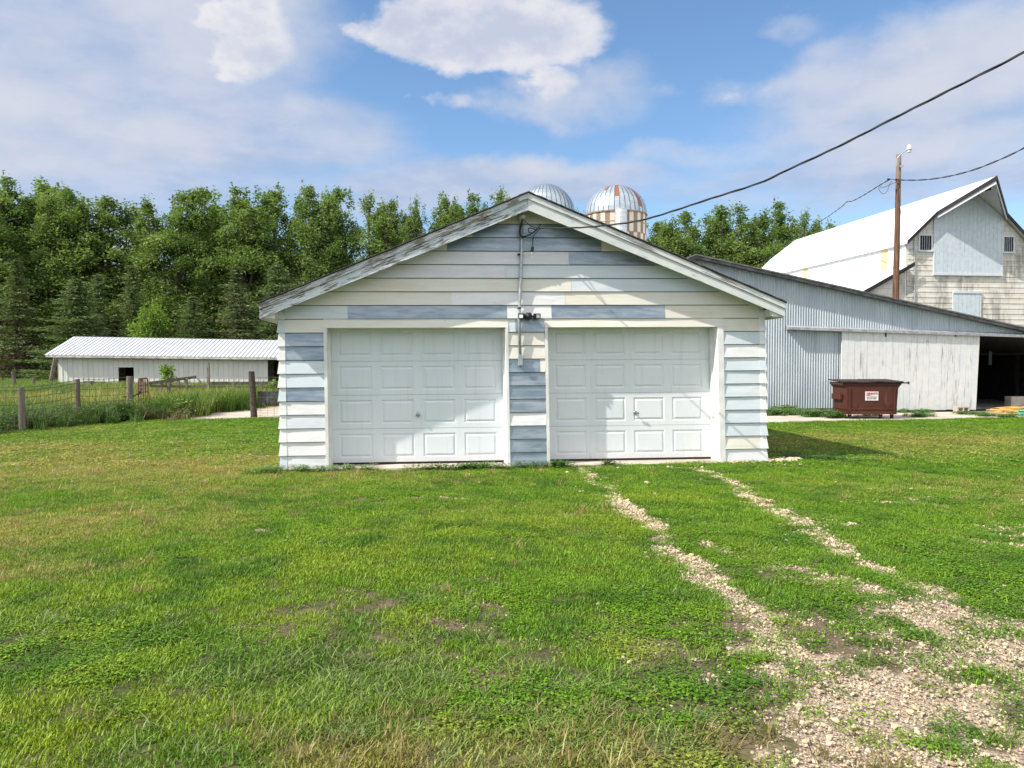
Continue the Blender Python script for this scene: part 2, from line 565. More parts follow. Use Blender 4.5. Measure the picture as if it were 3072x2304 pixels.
UP = {11: [(0, 1.02, P), (1.02, 3.47, Mt), (3.47, 4.18, Wt), (4.18, 6.03, Mt), (6.03, 9, C)],
      12: [(-1, 2.6, C), (2.6, 4.4, Wt), (4.4, 9, C)], 13: [(-1, 4.5, C), (4.5, 9, P)], 14: [(-1, 3.45, Lv), (3.45, 9, P)],
      15: [(-1, 4.47, Lv), (4.47, 9, Mt)], 16: [(-1, 2.55, C), (2.55, 5.0, Mt), (5.0, 9, C)], 17: [(-1, 2.95, C), (2.95, 9, Mt)], 18: [(-1, 9, C)], 19: [(-1, 9, C)]}
for k in range(11, 20):
    a, b = lim(k)
    a = max(a, 0.07 if k == 11 else -0.02); b = min(b, 7.62 if k == 11 else 7.7)
    segs = []
    for (s0, s1, mi) in UP[k]:
        s0 = max(a, s0 + 0.0015); s1 = min(b, s1 - 0.0015)
        if s1 > s0 + 0.03:
            segs.append((s0, s1, mi))
    board(k, segs, True)
# backing wall behind the boards, sides and rear with lapped courses
bk = 1
for a, b, z0, z1 in ((0.0, 0.66, 0, 2.28), (3.48, 4.06, 0, 2.28), (6.996, GW_, 0, 2.28)):
    wall.box(GW, a, b, 0.0, REC + 0.05, z0, z1, bk)
wall.prism(GW, [(0, 2.28), (GW_, 2.28), (GW_, rtop(GW_) - 0.10), (PKS, PKZ - 0.10), (0, rtop(0) - 0.10)], 0.0, 0.10, bk)
for k in range(12):
    z0 = k * CRS + 0.012; z1 = min(z0 + CRS + 0.01, 2.47)
    for s, sg in ((0, -1), (GW_, 1)):
        wall.hexa([GW(s + sg * 0.03, 0.0, z0), GW(s + sg * 0.03, GDEP, z0), GW(s, GDEP, z0), GW(s, 0.0, z0),
                   GW(s + sg * 0.007, 0.0, z1), GW(s + sg * 0.007, GDEP, z1), GW(s, GDEP, z1), GW(s, 0.0, z1)], 1 if k % 3 else 2)
wall.box(GW, 0.0, 0.1, REC + 0.06, GDEP, 0, 2.4, bk)
wall.box(GW, GW_ - 0.1, GW_, REC + 0.06, GDEP, 0, 2.4, bk)
wall.prism(GW, [(0.1, 0), (GW_ - 0.1, 0), (GW_ - 0.1, 2.4), (PKS, PKZ - 0.1), (0.1, 2.4)], GDEP - 0.1, GDEP, bk)
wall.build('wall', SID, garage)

# corner caps, one flared cap per course
for s, sg, nm in ((0.0, 1, 'a'), (GW_, -1, 'b')):
    mb = MB()
    for k in range(11 + 1):
        z0 = k * CRS + 0.012; z1 = z0 + CRS + 0.004
        if k == 11: z1 = z0 + 0.1
        i0, i1 = s + sg * 0.085, s + sg * 0.080
        o0, o1 = s - sg * 0.038, s - sg * 0.011
        p = [GW(o0, -0.040, z0), GW(i0, -0.037, z0), GW(i0, -0.003, z0), GW(o0, 0.08, z0),
             GW(o1, -0.013, z1), GW(i1, -0.011, z1), GW(i1, -0.002, z1), GW(o1, 0.08, z1)]
        if sg < 0:
            p = [p[1], p[0], p[3], p[2], p[5], p[4], p[7], p[6]]
        mb.hexa(p, 2 if (k * 7 + (s > 1)) % 5 == 0 else 0)
    mb.build('corner_trim', [M_WHITE, M_CREAM, M_PALE], garage)

# roof with shingles; boxed eaves
rf = MB()
NF, NB = -0.33, GDEP + 0.30
for a, b in ((TIPL - 0.02, PKS), (PKS, TIPR + 0.02)):
    za, zb = rtop(a), rtop(b)
    rf.hexa([GW(a, NF - 0.02, za), GW(b, NF - 0.02, zb), GW(b, NB, zb), GW(a, NB, za),
             GW(a, NF - 0.02, za + 0.018), GW(b, NF - 0.02, zb + 0.018), GW(b, NB, zb + 0.018), GW(a, NB, za + 0.018)], 0)
    # curled shingle ends along the rake
    nn = 26
    for i in range(nn):
        s0 = a + (b - a) * i / nn; s1 = a + (b - a) * (i + 0.93) / nn
        h = random.uniform(0.004, 0.013)
        rf.hexa([GW(s0, NF - 0.035, rtop(s0) + 0.012), GW(s1, NF - 0.035, rtop(s1) + 0.012), GW(s1, 0.3, rtop(s1) + 0.019), GW(s0, 0.3, rtop(s0) + 0.019),
                 GW(s0, NF - 0.035, rtop(s0) + 0.018 + h), GW(s1, NF - 0.035, rtop(s1) + 0.018 + h * 0.6), GW(s1, 0.3, rtop(s1) + 0.026), GW(s0, 0.3, rtop(s0) + 0.026)], 0)
    # decking below
    rf.hexa([GW(a + 0.03, -0.29, za - 0.10), GW(b, -0.29, zb - 0.10), GW(b, NB - 0.05, zb - 0.10), GW(a + 0.03, NB - 0.05, za - 0.10),
             GW(a + 0.03, -0.29, za - 0.002), GW(b, -0.29, zb - 0.002), GW(b, NB - 0.05, zb - 0.002), GW(a + 0.03, NB - 0.05, za - 0.002)], 1)
rf.build('roof', [M_SHINGLE, M_SOFFIT], garage)
for a, b, m1, m2 in ((TIPL, PKS - 0.001, M_RAKE_L, M_TRIM_L), (PKS + 0.001, TIPR, M_RAKE_R, M_TRIM_R)):
    mb = MB()
    za, zb = rtop(a), rtop(b)
    da = 0.22 if a < 1 else 0.25
    db = 0.25 if b < 5 else 0.21
    N = 14
    for i in range(N):
        u0, u1 = i / N, (i + 1) / N
        s0, s1 = a + (b - a) * u0, a + (b - a) * u1
        d0, d1 = da + (db - da) * u0, da + (db - da) * u1
        w0 = 0.004 * math.sin(u0 * 9 + a); w1 = 0.004 * math.sin(u1 * 9 + a)
        mb.hexa([GW(s0, -0.315 + w0, rtop(s0) - d0), GW(s1, -0.315 + w1, rtop(s1) - d1), GW(s1, -0.290, rtop(s1) - d1), GW(s0, -0.290, rtop(s0) - d0),
                 GW(s0, -0.315 + w0, rtop(s0) - 0.02), GW(s1, -0.315 + w1, rtop(s1) - 0.02), GW(s1, -0.290, rtop(s1) - 0.02), GW(s0, -0.290, rtop(s0) - 0.02)])
    ob = mb.build('rake_board', m1, garage)
    t = MB()
    for i in range(N):
        s0, s1 = a + (b - a) * i / N, a + (b - a) * (i + 1) / N
        t.hexa([GW(s0, -0.338, rtop(s0) - 0.085), GW(s1, -0.338, rtop(s1) - 0.085), GW(s1, -0.320, rtop(s1) - 0.085), GW(s0, -0.320, rtop(s0) - 0.085),
                GW(s0, -0.338, rtop(s0) - 0.002), GW(s1, -0.338, rtop(s1) - 0.002), GW(s1, -0.320, rtop(s1) - 0.002), GW(s0, -0.320, rtop(s0) - 0.002)])
    t.build('rake_trim', m2, garage)
# boxed eaves (cornice returns) either side
M_EAVE = simple('eave_paint', (0.55, 0.54, 0.49), 0.8, var=0.3, scale=7.0)
for s0, s1 in ((TIPL + 0.03, -0.012), (GW_ + 0.012, TIPR - 0.03)):
    ev = MB()
    zt = min(rtop(s0), rtop(s1)) - 0.102
    ev.hexa([GW(s0, -0.288, zt - 0.11), GW(s1, -0.288, zt - 0.13), GW(s1, NB - 0.06, zt - 0.13), GW(s0, NB - 0.06, zt - 0.11),
             GW(s0, -0.288, zt - 0.002), GW(s1, -0.288, zt - 0.002), GW(s1, NB - 0.06, zt - 0.002), GW(s0, NB - 0.06, zt - 0.002)])
    o = s0 if s0 < 0 else s1
    sg = -1 if s0 < 0 else 1
    ev.box(GW, min(o, o + sg * 0.02), max(o, o + sg * 0.02), -0.287, NB - 0.06, zt - 0.14, zt + 0.07)
    ev.build('eave', M_EAVE, garage)


# door openings: jambs, header, slab
def ring(mb, s0, s1, z0, z1, n0, s2, s3, z2, z3, n1, mi=0):
    o = [(s0, z0), (s1, z0), (s1, z1), (s0, z1)]
    i = [(s2, z2), (s3, z2), (s3, z3), (s2, z3)]
    for k in range(4):
        a, b = o[k], o[(k + 1) % 4]
        c, d = i[(k + 1) % 4], i[k]
        mb.quad(GW(a[0], n0, a[1]), GW(b[0], n0, b[1]), GW(c[0], n1, c[1]), GW(d[0], n1, d[1]), mi)


for di, (a, b) in enumerate(DOORS):
    jr = 0.042 if di == 0 else 0.096
    fr = MB()
    fr.box(GW, a - 0.046, a, -0.034, REC + 0.04, 0.0, HEAD - 0.001)          # jambs
    fr.box(GW, b, b + jr, -0.034, REC + 0.04, 0.0, HEAD - 0.001)
    fr.box(GW, a - 0.002, a + 0.028, REC - 0.10, REC - 0.005, 0.0, HEAD - 0.003)  # door stops
    fr.box(GW, b - 0.024, b + 0.002, REC - 0.10, REC - 0.005, 0.0, HEAD - 0.003)
    # header face bowed a little, as the boards are
    N = 12
    for i in range(N):
        s0 = a - 0.048 + (b - a + 0.05 + jr) * i / N; s1 = a - 0.048 + (b - a + 0.05 + jr) * (i + 1) / N
        w0 = -0.036 + 0.004 * math.sin(s0 * 2.3); w1 = -0.036 + 0.004 * math.sin(s1 * 2.3)
        fr.hexa([GW(s0, w0, HEAD), GW(s1, w1, HEAD), GW(s1, REC + 0.04, HEAD), GW(s0, REC + 0.04, HEAD),
                 GW(s0, -0.010, 2.281), GW(s1, -0.010, 2.281), GW(s1, -0.001, 2.281), GW(s0, -0.001, 2.281)], 1)
    fr.build('door_frame', [M_JAMB, M_CREAM], garage)
    d = MB()
    zb, zt = 0.055, HEAD + 0.02
    hs = (zt - zb) / 4
    d.box(GW, a + 0.003, b - 0.003, REC + 0.012, REC + 0.05, zb, zt)
    pw = 0.52
    gap = (b - a - 4 * pw) / 5.0
    gap = 0.132
    mar = (b - a - 4 * pw - 3 * gap) / 2
    for r in range(4):
        z0 = zb + r * hs + 0.003; z1 = zb + (r + 1) * hs - 0.003
        pz0, pz1 = z0 + 0.073, z1 - 0.073
        cuts = []
        x = a + 0.003
        for c in range(4):
            p0 = a + mar + c * (pw + gap); p1 = p0 + pw
            d.quad(GW(x, REC, z0), GW(p0, REC, z0), GW(p0, REC, z1), GW(x, REC, z1))
            d.quad(GW(p0, REC, z0), GW(p1, REC, z0), GW(p1, REC, pz0), GW(p0, REC, pz0))
            d.quad(GW(p0, REC, pz1), GW(p1, REC, pz1), GW(p1, REC, z1), GW(p0, REC, z1))
            q = 0.016
            ring(d, p0, p1, pz0, pz1, REC, p0 + q, p1 - q, pz0 + q, pz1 - q, REC + 0.011)
            q2 = 0.030
            ring(d, p0 + q, p1 - q, pz0 + q, pz1 - q, REC + 0.011, p0 + q2, p1 - q2, pz0 + q2, pz1 - q2, REC + 0.011)
            q3 = 0.052
            ring(d, p0 + q2, p1 - q2, pz0 + q2, pz1 - q2, REC + 0.011, p0 + q3, p1 - q3, pz0 + q3, pz1 - q3, REC - 0.002)
            d.quad(GW(p0 + q3, REC - 0.002, pz0 + q3), GW(p1 - q3, REC - 0.002, pz0 + q3), GW(p1 - q3, REC - 0.002, pz1 - q3), GW(p0 + q3, REC - 0.002, pz1 - q3))
            x = p1
        d.quad(GW(x, REC, z0), GW(b - 0.003, REC, z0), GW(b - 0.003, REC, z1), GW(x, REC, z1))
        # tongue edges at the section joint
        d.quad(GW(a + 0.003, REC, z1), GW(b - 0.003, REC, z1), GW(b - 0.003, REC + 0.012, z1 + 0.001), GW(a + 0.003, REC + 0.012, z1 + 0.001))
        d.quad(GW(a + 0.003, REC + 0.012, z0 - 0.001), GW(b - 0.003, REC + 0.012, z0 - 0.001), GW(b - 0.003, REC, z0), GW(a + 0.003, REC, z0))
    d.box(GW, a + 0.004, b - 0.004, REC + 0.006, REC + 0.04, 0.026, zb - 0.001, 1)
    do = d.build('door', [M_DOOR_A if di == 0 else M_DOOR_B, M_BLACK], garage)
    u, v = (1254, 1244) if di == 0 else (1905, 1237)
    hs_, hz_ = GF.px(u, v, REC)
    h = MB()
    p = GF.w(hs_, REC - 0.002, hz_)
    for q, r in ((0.0, 0.032), ):
        h.tube([p, p - E2 * 0.012], [0.032, 0.030], 12)
    h.tube([p - E2 * 0.01, p - E2 * 0.065], 0.008, 8)
    if di == 0:
        h.tube([p - E2 * 0.06 + EZ * 0.045, p - E2 * 0.06 - EZ * 0.04], [0.009, 0.012], 8)
        h.tube([p - E2 * 0.03 - EZ * 0.02 - E1 * 0.03, p - E2 * 0.05 + EZ * 0.004 + E1 * 0.03], 0.007, 8)
    else:
        h.tube([p - E2 * 0.06 + EZ * 0.012 - E1 * 0.045, p - E2 * 0.06 - EZ * 0.012 + E1 * 0.05], [0.009, 0.013], 8)
    h.build('handle', M_CHROME, do, smooth=True)

sb = MB()
for a, b in DOORS:
    sb.box(GW, a - 0.04, b + 0.04, -0.16, REC + 0.3, -0.15, 0.022)
sb.box(GW, 0.1, GW_ - 0.1, REC + 0.31, GDEP - 0.1, -0.15, 0.02)
for a, b in ((0.0, 0.65), (3.50, 4.05), (7.0, GW_)):
    sb.box(GW, a, b, -0.002, 0.2, -0.15, 0.010)
sb.build('floor_slab', M_CONC, garage)

# service mast: conduit with weatherhead, bands and a small box at its foot
cs, _z = GF.px(1560, 900, -0.07)
ctop = GF.px(1566, 668, -0.07)
cbot = GF.px(1561, 1078, -0.07)
cd_ = MB()
path = [GF.w(ctop[0], -0.07, ctop[1]), GF.w(ctop[0] - 0.01, -0.065, 3.2), GF.w(cbot[0] - 0.02, -0.065, 2.3), GF.w(cbot[0], -0.065, cbot[1])]
cd_.tube(path, 0.024, 12)
con = cd_.build('conduit', M_GALV, garage, smooth=True)
wh = MB()
tp = path[0]
wh.tube([tp - EZ * 0.02, tp + EZ * 0.03, tp + EZ * 0.075 - E2 * 0.02, tp + EZ * 0.085 - E2 * 0.07, tp + EZ * 0.05 - E2 * 0.12], [0.032, 0.05, 0.062, 0.058, 0.045], 12)
wh.build('weatherhead', simple('weatherhead_metal', (0.55, 0.56, 0.55), 0.5, 0.3), con, smooth=True)
bx = MB()
bx.box(lambda s, n, z: GF.w(cbot[0] + s, n, cbot[1] + z), -0.035, 0.035, -0.10, -0.03, -0.10, 0.06)
bx.build('junction_box', M_GALV, con, bevel=0.006)
for z in (2.47, 3.3):
    st = MB()
    st.tube([GF.w(cbot[0] - 0.018, -0.065, z - 0.012), GF.w(cbot[0] - 0.018, -0.065, z + 0.012)], 0.028, 12)
    st.build('pipe_strap', M_DARK, con)

# loose service conductors, drip loop and the hanging connector
lo = MB()
A0 = tp + EZ * 0.03 - E2 * 0.12
att = at_y(1625, 684, 11.62)


def curve(pts, n=10):
    P_ = [Vector(p) for p in pts]
    P_ = [P_[0] * 2 - P_[1]] + P_ + [P_[-1] * 2 - P_[-2]]
    out = []
    for i in range(1, len(P_) - 2):
        for k in range(n):
            t = k / n
            a, b, c, d = P_[i - 1], P_[i], P_[i + 1], P_[i + 2]
            out.append(0.5 * ((2 * b) + (c - a) * t + (2 * a - 5 * b + 4 * c - d) * t * t + (3 * b - a - 3 * c + d) * t ** 3))
    out.append(P_[-2])
    return out


def pf(u, v, n=-0.2):
    s, z = GF.px(u, v, n)
    return GF.w(s, n, z)


lo.tube(curve([A0, pf(1590, 676), pf(1608, 683), att]), 0.006, 6)
lo.tube(curve([A0, pf(1561, 690, -0.12), pf(1563, 706, -0.1), pf(1578, 708, -0.14), pf(1600, 697), pf(1612, 686), att]), 0.008, 6)
lo.tube(curve([A0 - E1 * 0.02, pf(1558, 695, -0.12), pf(1567, 712, -0.1), pf(1590, 703, -0.16), pf(1606, 690), pf(1588, 684), pf(1586, 695), pf(1600, 698), pf(1615, 683), pf(1624, 672), att]), 0.008, 6)
lo.tube(curve([att, pf(1616, 690), pf(1602, 706), pf(1599, 720, -0.17), pf(1598, 738, -0.15)]), 0.007, 6)
lo.build('service_lead', M_CABLE, con, smooth=True)
pl_ = MB()
a_, b_ = pf(1598, 740, -0.15), pf(1596, 757, -0.15)
pl_.tube([a_, a_ + (b_ - a_) * 0.85, b_], [0.02, 0.026, 0.022], 10)
pl_.tube([b_ - EZ * 0.001, b_ - EZ * 0.02], [0.028, 0.024], 10, 1)
pl_.tube([b_ - EZ * 0.02, b_ - EZ * 0.06 + E1 * 0.005, b_ - EZ * 0.10 - E1 * 0.004], 0.004, 6, 1)
pl_.build('hanging_socket', [M_BLACK, M_LENS], con)

# twin-head security light over the pillar
fl = MB()
c0 = pf(1587, 949, -0.10)
cs0, cz0 = GF.px(1587, 949, -0.1)
FW = lambda s, n, z: GF.w(cs0 + s, n, cz0 + z)
fl.lathe((0, 0, 0), [(0.0, 0.0)], 4) if False else None
fl.tube([FW(0, -0.03, 0.0), FW(0, -0.07, 0.0), FW(0, -0.12, -0.005), FW(0, -0.15, -0.012)], [0.052, 0.055, 0.05, 0.03], 14)
fl.tube([FW(0, -0.06, 0.03), FW(0, -0.06, 0.06)], [0.05, 0.035], 12)
for sg in (-1, 1):
    fl.tube([FW(sg * 0.03, -0.08, 0.005), FW(sg * 0.10, -0.10, 0.0)], 0.014, 8)
fl.tube([FW(0, -0.145, -0.02), FW(0, -0.16, -0.025)], [0.022, 0.015], 10)
fix = fl.build('security_light', M_BLACK, garage, smooth=False)
for sg in (-1, 1):
    lh = MB()
    cx_ = 0.125 * sg if sg < 0 else 0.135
    yaw = 0.5 * sg

    def LW(s, n, z, cx_=cx_, yaw=yaw):
        c, q = math.cos(yaw), math.sin(yaw)
        return FW(cx_ + s * c - n * q, -0.115 + s * q * 0.6 + n * c, z + 0.002)
    lh.box(LW, -0.045, 0.045, 0.0, 0.05, -0.042, 0.042)
    lh.box(LW, -0.045, 0.045, -0.012, 0.0005, 0.030, 0.042)
    lh.box(LW, -0.045, 0.045, -0.012, 0.0005, -0.042, -0.030)
    lh.box(LW, -0.045, -0.034, -0.012, 0.0005, -0.029, 0.029)
    lh.box(LW, 0.034, 0.045, -0.012, 0.0005, -0.029, 0.029)
    lh.box(LW, -0.033, 0.033, -0.006, -0.001, -0.028, 0.028, 1)
    lh.build('lamp_head', [M_BLACK, M_LENS], fix)

# ================================================================ overhead service cable
cable = MB()
A = Vector(att)
ZB = 6.6
Bp = at_y(3072, 156, ZB)
pxs = [(1625, 684), (1700, 684), (1801, 678), (1935, 658), (2110, 603), (2277, 549), (2369, 507), (2540, 427), (2716, 337), (2900, 245), (3072, 156), (3250, 50), (3500, -110)]
pts = []
dx, dy = Bp.x - A.x, Bp.y - A.y
for (u, v) in pxs:
    r = ray(u, v)
    k = r.x / r.y
    t = (k * A.y - A.x) / (dx - k * dy)
    Y = A.y + dy * t
    pts.append(at_y(u, v, Y))
pts[0] = A
cpts = curve(pts, 24)
L = [0.0]
for i in range(1, len(cpts)):
    L.append(L[-1] + (cpts[i] - cpts[i - 1]).length)
for ph, r in ((0, 0.0065), (2.1, 0.0065), (4.2, 0.0045)):
    strand = []
    for i, p in enumerate(cpts):
        t = (cpts[min(i + 1, len(cpts) - 1)] - cpts[max(i - 1, 0)]).normalized()
        x = t.cross(EZ).normalized(); y = t.cross(x)
        a = ph + L[i] * 7.0
        strand.append(p + (x * math.cos(a) + y * math.sin(a)) * 0.0070)
    cable.tube(strand, r, 6)
oc = cable.build('overhead_cable', M_CABLE, None, smooth=True)
tag(oc, 'thick twisted black overhead cable running from the garage gable up across the sky', 'cable')

# ================================================================ machine shed (corrugated lean-to)
r0 = ground(2298, 1238)
LF = Frame(r0.x, r0.y, TH)
LW_ = LF.w
shed = empty('machine_shed', LF.w(8, 0, 0), 'long corrugated metal machine shed with a dark sloping roof edge and open bay', 'shed')
top_px = [(2085, 764), (2448, 841), (2795, 914), (3072, 983)]
tp_sz = [LF.px(u, v, -0.2) for u, v in top_px]
s_pk, z_pk = tp_sz[0]
slope_r = (tp_sz[-1][1] - z_pk) / (tp_sz[-1][0] - s_pk)
S_END = tp_sz[-1][0] + 4.0
S_BEG = s_pk - 6.0


def ltop(s):
    return z_pk + slope_r * (s - s_pk) if s > s_pk else z_pk - 0.42 * (s_pk - s)


def corr_mat():
    m, nt, b = new_mat('galvanised_sheet', (0.48, 0.52, 0.55), 0.5, 0.35, 0.4)
    p = nt.pos()
    f = nt.noise(nt.axes(p, E1, EZ, 1.1, 0.4, E2, 1.0), 1.0, 5.0, 0.6)
    f2 = nt.noise(p, 14.0, 5.0, 0.65)
    c = nt.mix(nt.step(f, 0.35, 0.65), (0.43, 0.49, 0.53), (0.55, 0.60, 0.63))
    c = nt.mix(nt.math('MULTIPLY', nt.step(f2, 0.55, 0.75), 0.35), c, (0.38, 0.41, 0.42))
    s = nt.vmath('DOT_PRODUCT', p, tuple(E1))
    lap = nt.math('FRACT', nt.math('DIVIDE', s, 0.66))
    c = nt.mix(nt.math('MULTIPLY', nt.step(lap, 0.96, 0.985), 0.5), c, (0.26, 0.29, 0.30))
    nt.set(b, 'Base Color', c)
    return m


M_CORR = corr_mat()
M_ROOFMETAL = simple('weathered_roof_edge', (0.16, 0.16, 0.165), 0.7, 0.2, 0.3, 0.35, 6.0)
M_TRACK = simple('track_steel', (0.38, 0.38, 0.40), 0.5, 0.4, 0.4, 0.3, 8.0)
M_BARNDOOR = peel_mat('peeling_board_door', EZ, E1, (0.70, 0.69, 0.67), (0.17, 0.145, 0.125), 0.42, 0.9, 26.0, (0.60, 0.63, 0.64))
PER = 0.086
dl_s, dl_z = LF.px(2526, 988, -0.14)
dr_s, dr_z = LF.px(2940, 1000, -0.14)
tr_s0, tr_z0 = LF.px(2366, 979, -0.2)
tr_s1, tr_z1 = LF.px(3072, 1003, -0.2)
tr_s1 += 3.0
OPEN0, OPEN1 = dl_s + 0.4, S_END - 1.2


def trk(s):
    return tr_z0 + (tr_z1 - tr_z0) * (s - tr_s0) / (tr_s1 - 3.0 - tr_s0)


cw = MB()
ncol = int((S_END - S_BEG) / PER * 6)
prev = None
for i in range(ncol + 1):
    s = S_BEG + (S_END - S_BEG) * i / ncol
    n = 0.02 * math.sin(2 * PI * s / PER)
    zb = 0.13 if s < OPEN0 or s > OPEN1 else trk(s) - 0.05
    zt = max(ltop(s) - 0.05, zb + 0.01)
    cur = (s, n, zb, zt)
    if prev:
        z0 = cur[2] if prev[2] == cur[2] else max(prev[2], cur[2])
        if abs(prev[2] - cur[2]) < 0.3:
            cw.quad(LW_(prev[0], prev[1], prev[2]), LW_(s, n, zb), LW_(s, n, zt), LW_(prev[0], prev[1], prev[3]))
    prev = cur
cw.build('wall', M_CORR, shed, smooth=True)
fd = MB()
fd.box(LW_, S_BEG, OPEN0 + 0.3, 0.03, 0.25, -0.2, 0.16)
fd.box(LW_, S_BEG, S_END, 0.9, 9.9, -0.2, 0.03)
fd.build('foundation', simple('old_foundation', (0.30, 0.29, 0.27), 0.95, var=0.35, scale=5.0, bump=0.01), shed)
rr = MB()
DEP = 10.0
for a, b in ((S_BEG - 0.3, s_pk), (s_pk, S_END + 0.4)):
    za, zb = ltop(a), ltop(b)
    rr.hexa([LW_(a, -0.32, za - 0.03), LW_(b, -0.32, zb - 0.03), LW_(b, DEP + 0.3, zb - 0.03), LW_(a, DEP + 0.3, za - 0.03),
             LW_(a, -0.32, za + 0.01), LW_(b, -0.32, zb + 0.01), LW_(b, DEP + 0.3, zb + 0.01), LW_(a, DEP + 0.3, za + 0.01)], 0)
rr.build('roof', M_ROOFMETAL, shed)
rk = MB()
for a, b in ((S_BEG - 0.3, s_pk - 0.001), (s_pk + 0.001, S_END + 0.4)):
    N = 10
    for i in range(N):
        s0, s1 = a + (b - a) * i / N, a + (b - a) * (i + 0.998) / N
        rk.hexa([LW_(s0, -0.29, ltop(s0) - 0.115), LW_(s1, -0.29, ltop(s1) - 0.115), LW_(s1, -0.05, ltop(s1) - 0.115), LW_(s0, -0.05, ltop(s0) - 0.115),
                 LW_(s0, -0.29, ltop(s0) - 0.032), LW_(s1, -0.29, ltop(s1) - 0.032), LW_(s1, -0.05, ltop(s1) - 0.032), LW_(s0, -0.05, ltop(s0) - 0.032)])
rk.build('rake_trim', simple('dark_rake', (0.12, 0.12, 0.125), 0.7, 0.1, 0.3, 0.5, 5.0), shed)
tk = MB()
tk.hexa([LW_(tr_s0, -0.24, tr_z0 - 0.10), LW_(tr_s1, -0.24, trk(tr_s1) - 0.10), LW_(tr_s1, -0.02, trk(tr_s1) - 0.10), LW_(tr_s0, -0.02, tr_z0 - 0.10),
         LW_(tr_s0, -0.24, tr_z0 - 0.02), LW_(tr_s1, -0.24, trk(tr_s1) - 0.02), LW_(tr_s1, -0.02, trk(tr_s1) + 0.04), LW_(tr_s0, -0.02, tr_z0 + 0.04)])
tk.build('door_track', M_TRACK, shed)
sd = MB()
nb = 22
zb_l = LF.px(2600, 1234, -0.14)[1]
dbot = 0.06
for i in range(nb):
    s0 = dl_s + (dr_s - dl_s) * i / nb; s1 = dl_s + (dr_s - dl_s) * (i + 0.97) / nb
    j = random.uniform(-0.004, 0.004)
    z0 = dbot + random.uniform(-0.015, 0.015)
    t0, t1 = trk(s0) - 0.09, trk(s1) - 0.09
    bl = -0.10 if i == nb - 1 else 0.0
    lean0 = -0.09 * i / nb; lean1 = -0.09 * (i + 1) / nb
    sd.hexa([LW_(s0 + lean0, -0.145 + j, z0), LW_(s1 + lean1, -0.145 + j, z0), LW_(s1 + lean1, -0.10, z0), LW_(s0 + lean0, -0.10, z0),
             LW_(s0, -0.145 + j, t0), LW_(s1, -0.145 + j, t1), LW_(s1, -0.10, t1), LW_(s0, -0.10, t0)])
sdo = sd.build('sliding_door', M_BARNDOOR, shed)
for u in (2660, 2870):
    hs_, hz_ = LF.px(u, 995, -0.2)
    hh = MB()
    hh.box(LW_, hs_ - 0.02, hs_ + 0.02, -0.17, -0.15, hz_ - 0.16, hz_ + 0.0)
    hh.build('door_hanger', M_DARK, sdo)
# inside of the open bay
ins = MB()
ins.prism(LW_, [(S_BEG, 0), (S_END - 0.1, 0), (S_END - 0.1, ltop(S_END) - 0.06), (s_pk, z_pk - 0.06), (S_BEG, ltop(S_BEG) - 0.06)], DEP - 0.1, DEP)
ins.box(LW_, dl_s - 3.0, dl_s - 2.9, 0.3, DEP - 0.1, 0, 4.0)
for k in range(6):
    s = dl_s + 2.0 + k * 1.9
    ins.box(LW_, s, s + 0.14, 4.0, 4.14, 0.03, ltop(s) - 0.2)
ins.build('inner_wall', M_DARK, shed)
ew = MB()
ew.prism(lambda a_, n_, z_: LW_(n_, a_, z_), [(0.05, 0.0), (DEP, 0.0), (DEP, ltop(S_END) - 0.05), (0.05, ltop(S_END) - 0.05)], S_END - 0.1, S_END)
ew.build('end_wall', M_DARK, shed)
# inner tin panel at the back of the bay
ip = MB()
i0, i1 = LF.px(2968, 1010, 5.5)[0], S_END - 0.5
N = int((i1 - i0) / PER * 4)
pz0, pz1 = LF.px(3030, 1095, 5.5)[1], LF.px(3030, 1015, 5.5)[1]
for i in range(N):
    s0, s1 = i0 + (i1 - i0) * i / N, i0 + (i1 - i0) * (i + 1) / N
    n0, n1 = 0.012 * math.sin(2 * PI * s0 / PER), 0.012 * math.sin(2 * PI * s1 / PER)
    ip.quad(LW_(s0, 5.5 + n0, pz0), LW_(s1, 5.5 + n1, pz0), LW_(s1, 5.5 + n1, pz1), LW_(s0, 5.5 + n0, pz1))
ip.build('tin_panel', M_CORR, shed)
bwl = MB()
b0 = LF.px(3010, 1200, 0.9)[0]
b_s = b0
for i in range(3):
    bwl.box(LW_, b_s + i * 0.72, b_s + i * 0.72 + 0.70, 0.55, 0.85, 0.03, 0.43)
bwl.build('block_kerb', M_CONC, shed, bevel=0.012)

# ================================================================ gambrel barn with hay hood
cb = at_y(2907, 1080, 42.0)
BF = Frame(cb.x, cb.y, TH)
BW = BF.w
barn = empty('barn', BF.w(0, 0, 0), 'tall white barn with hay hood, bright metal roof and dirty shingle gable', 'barn')


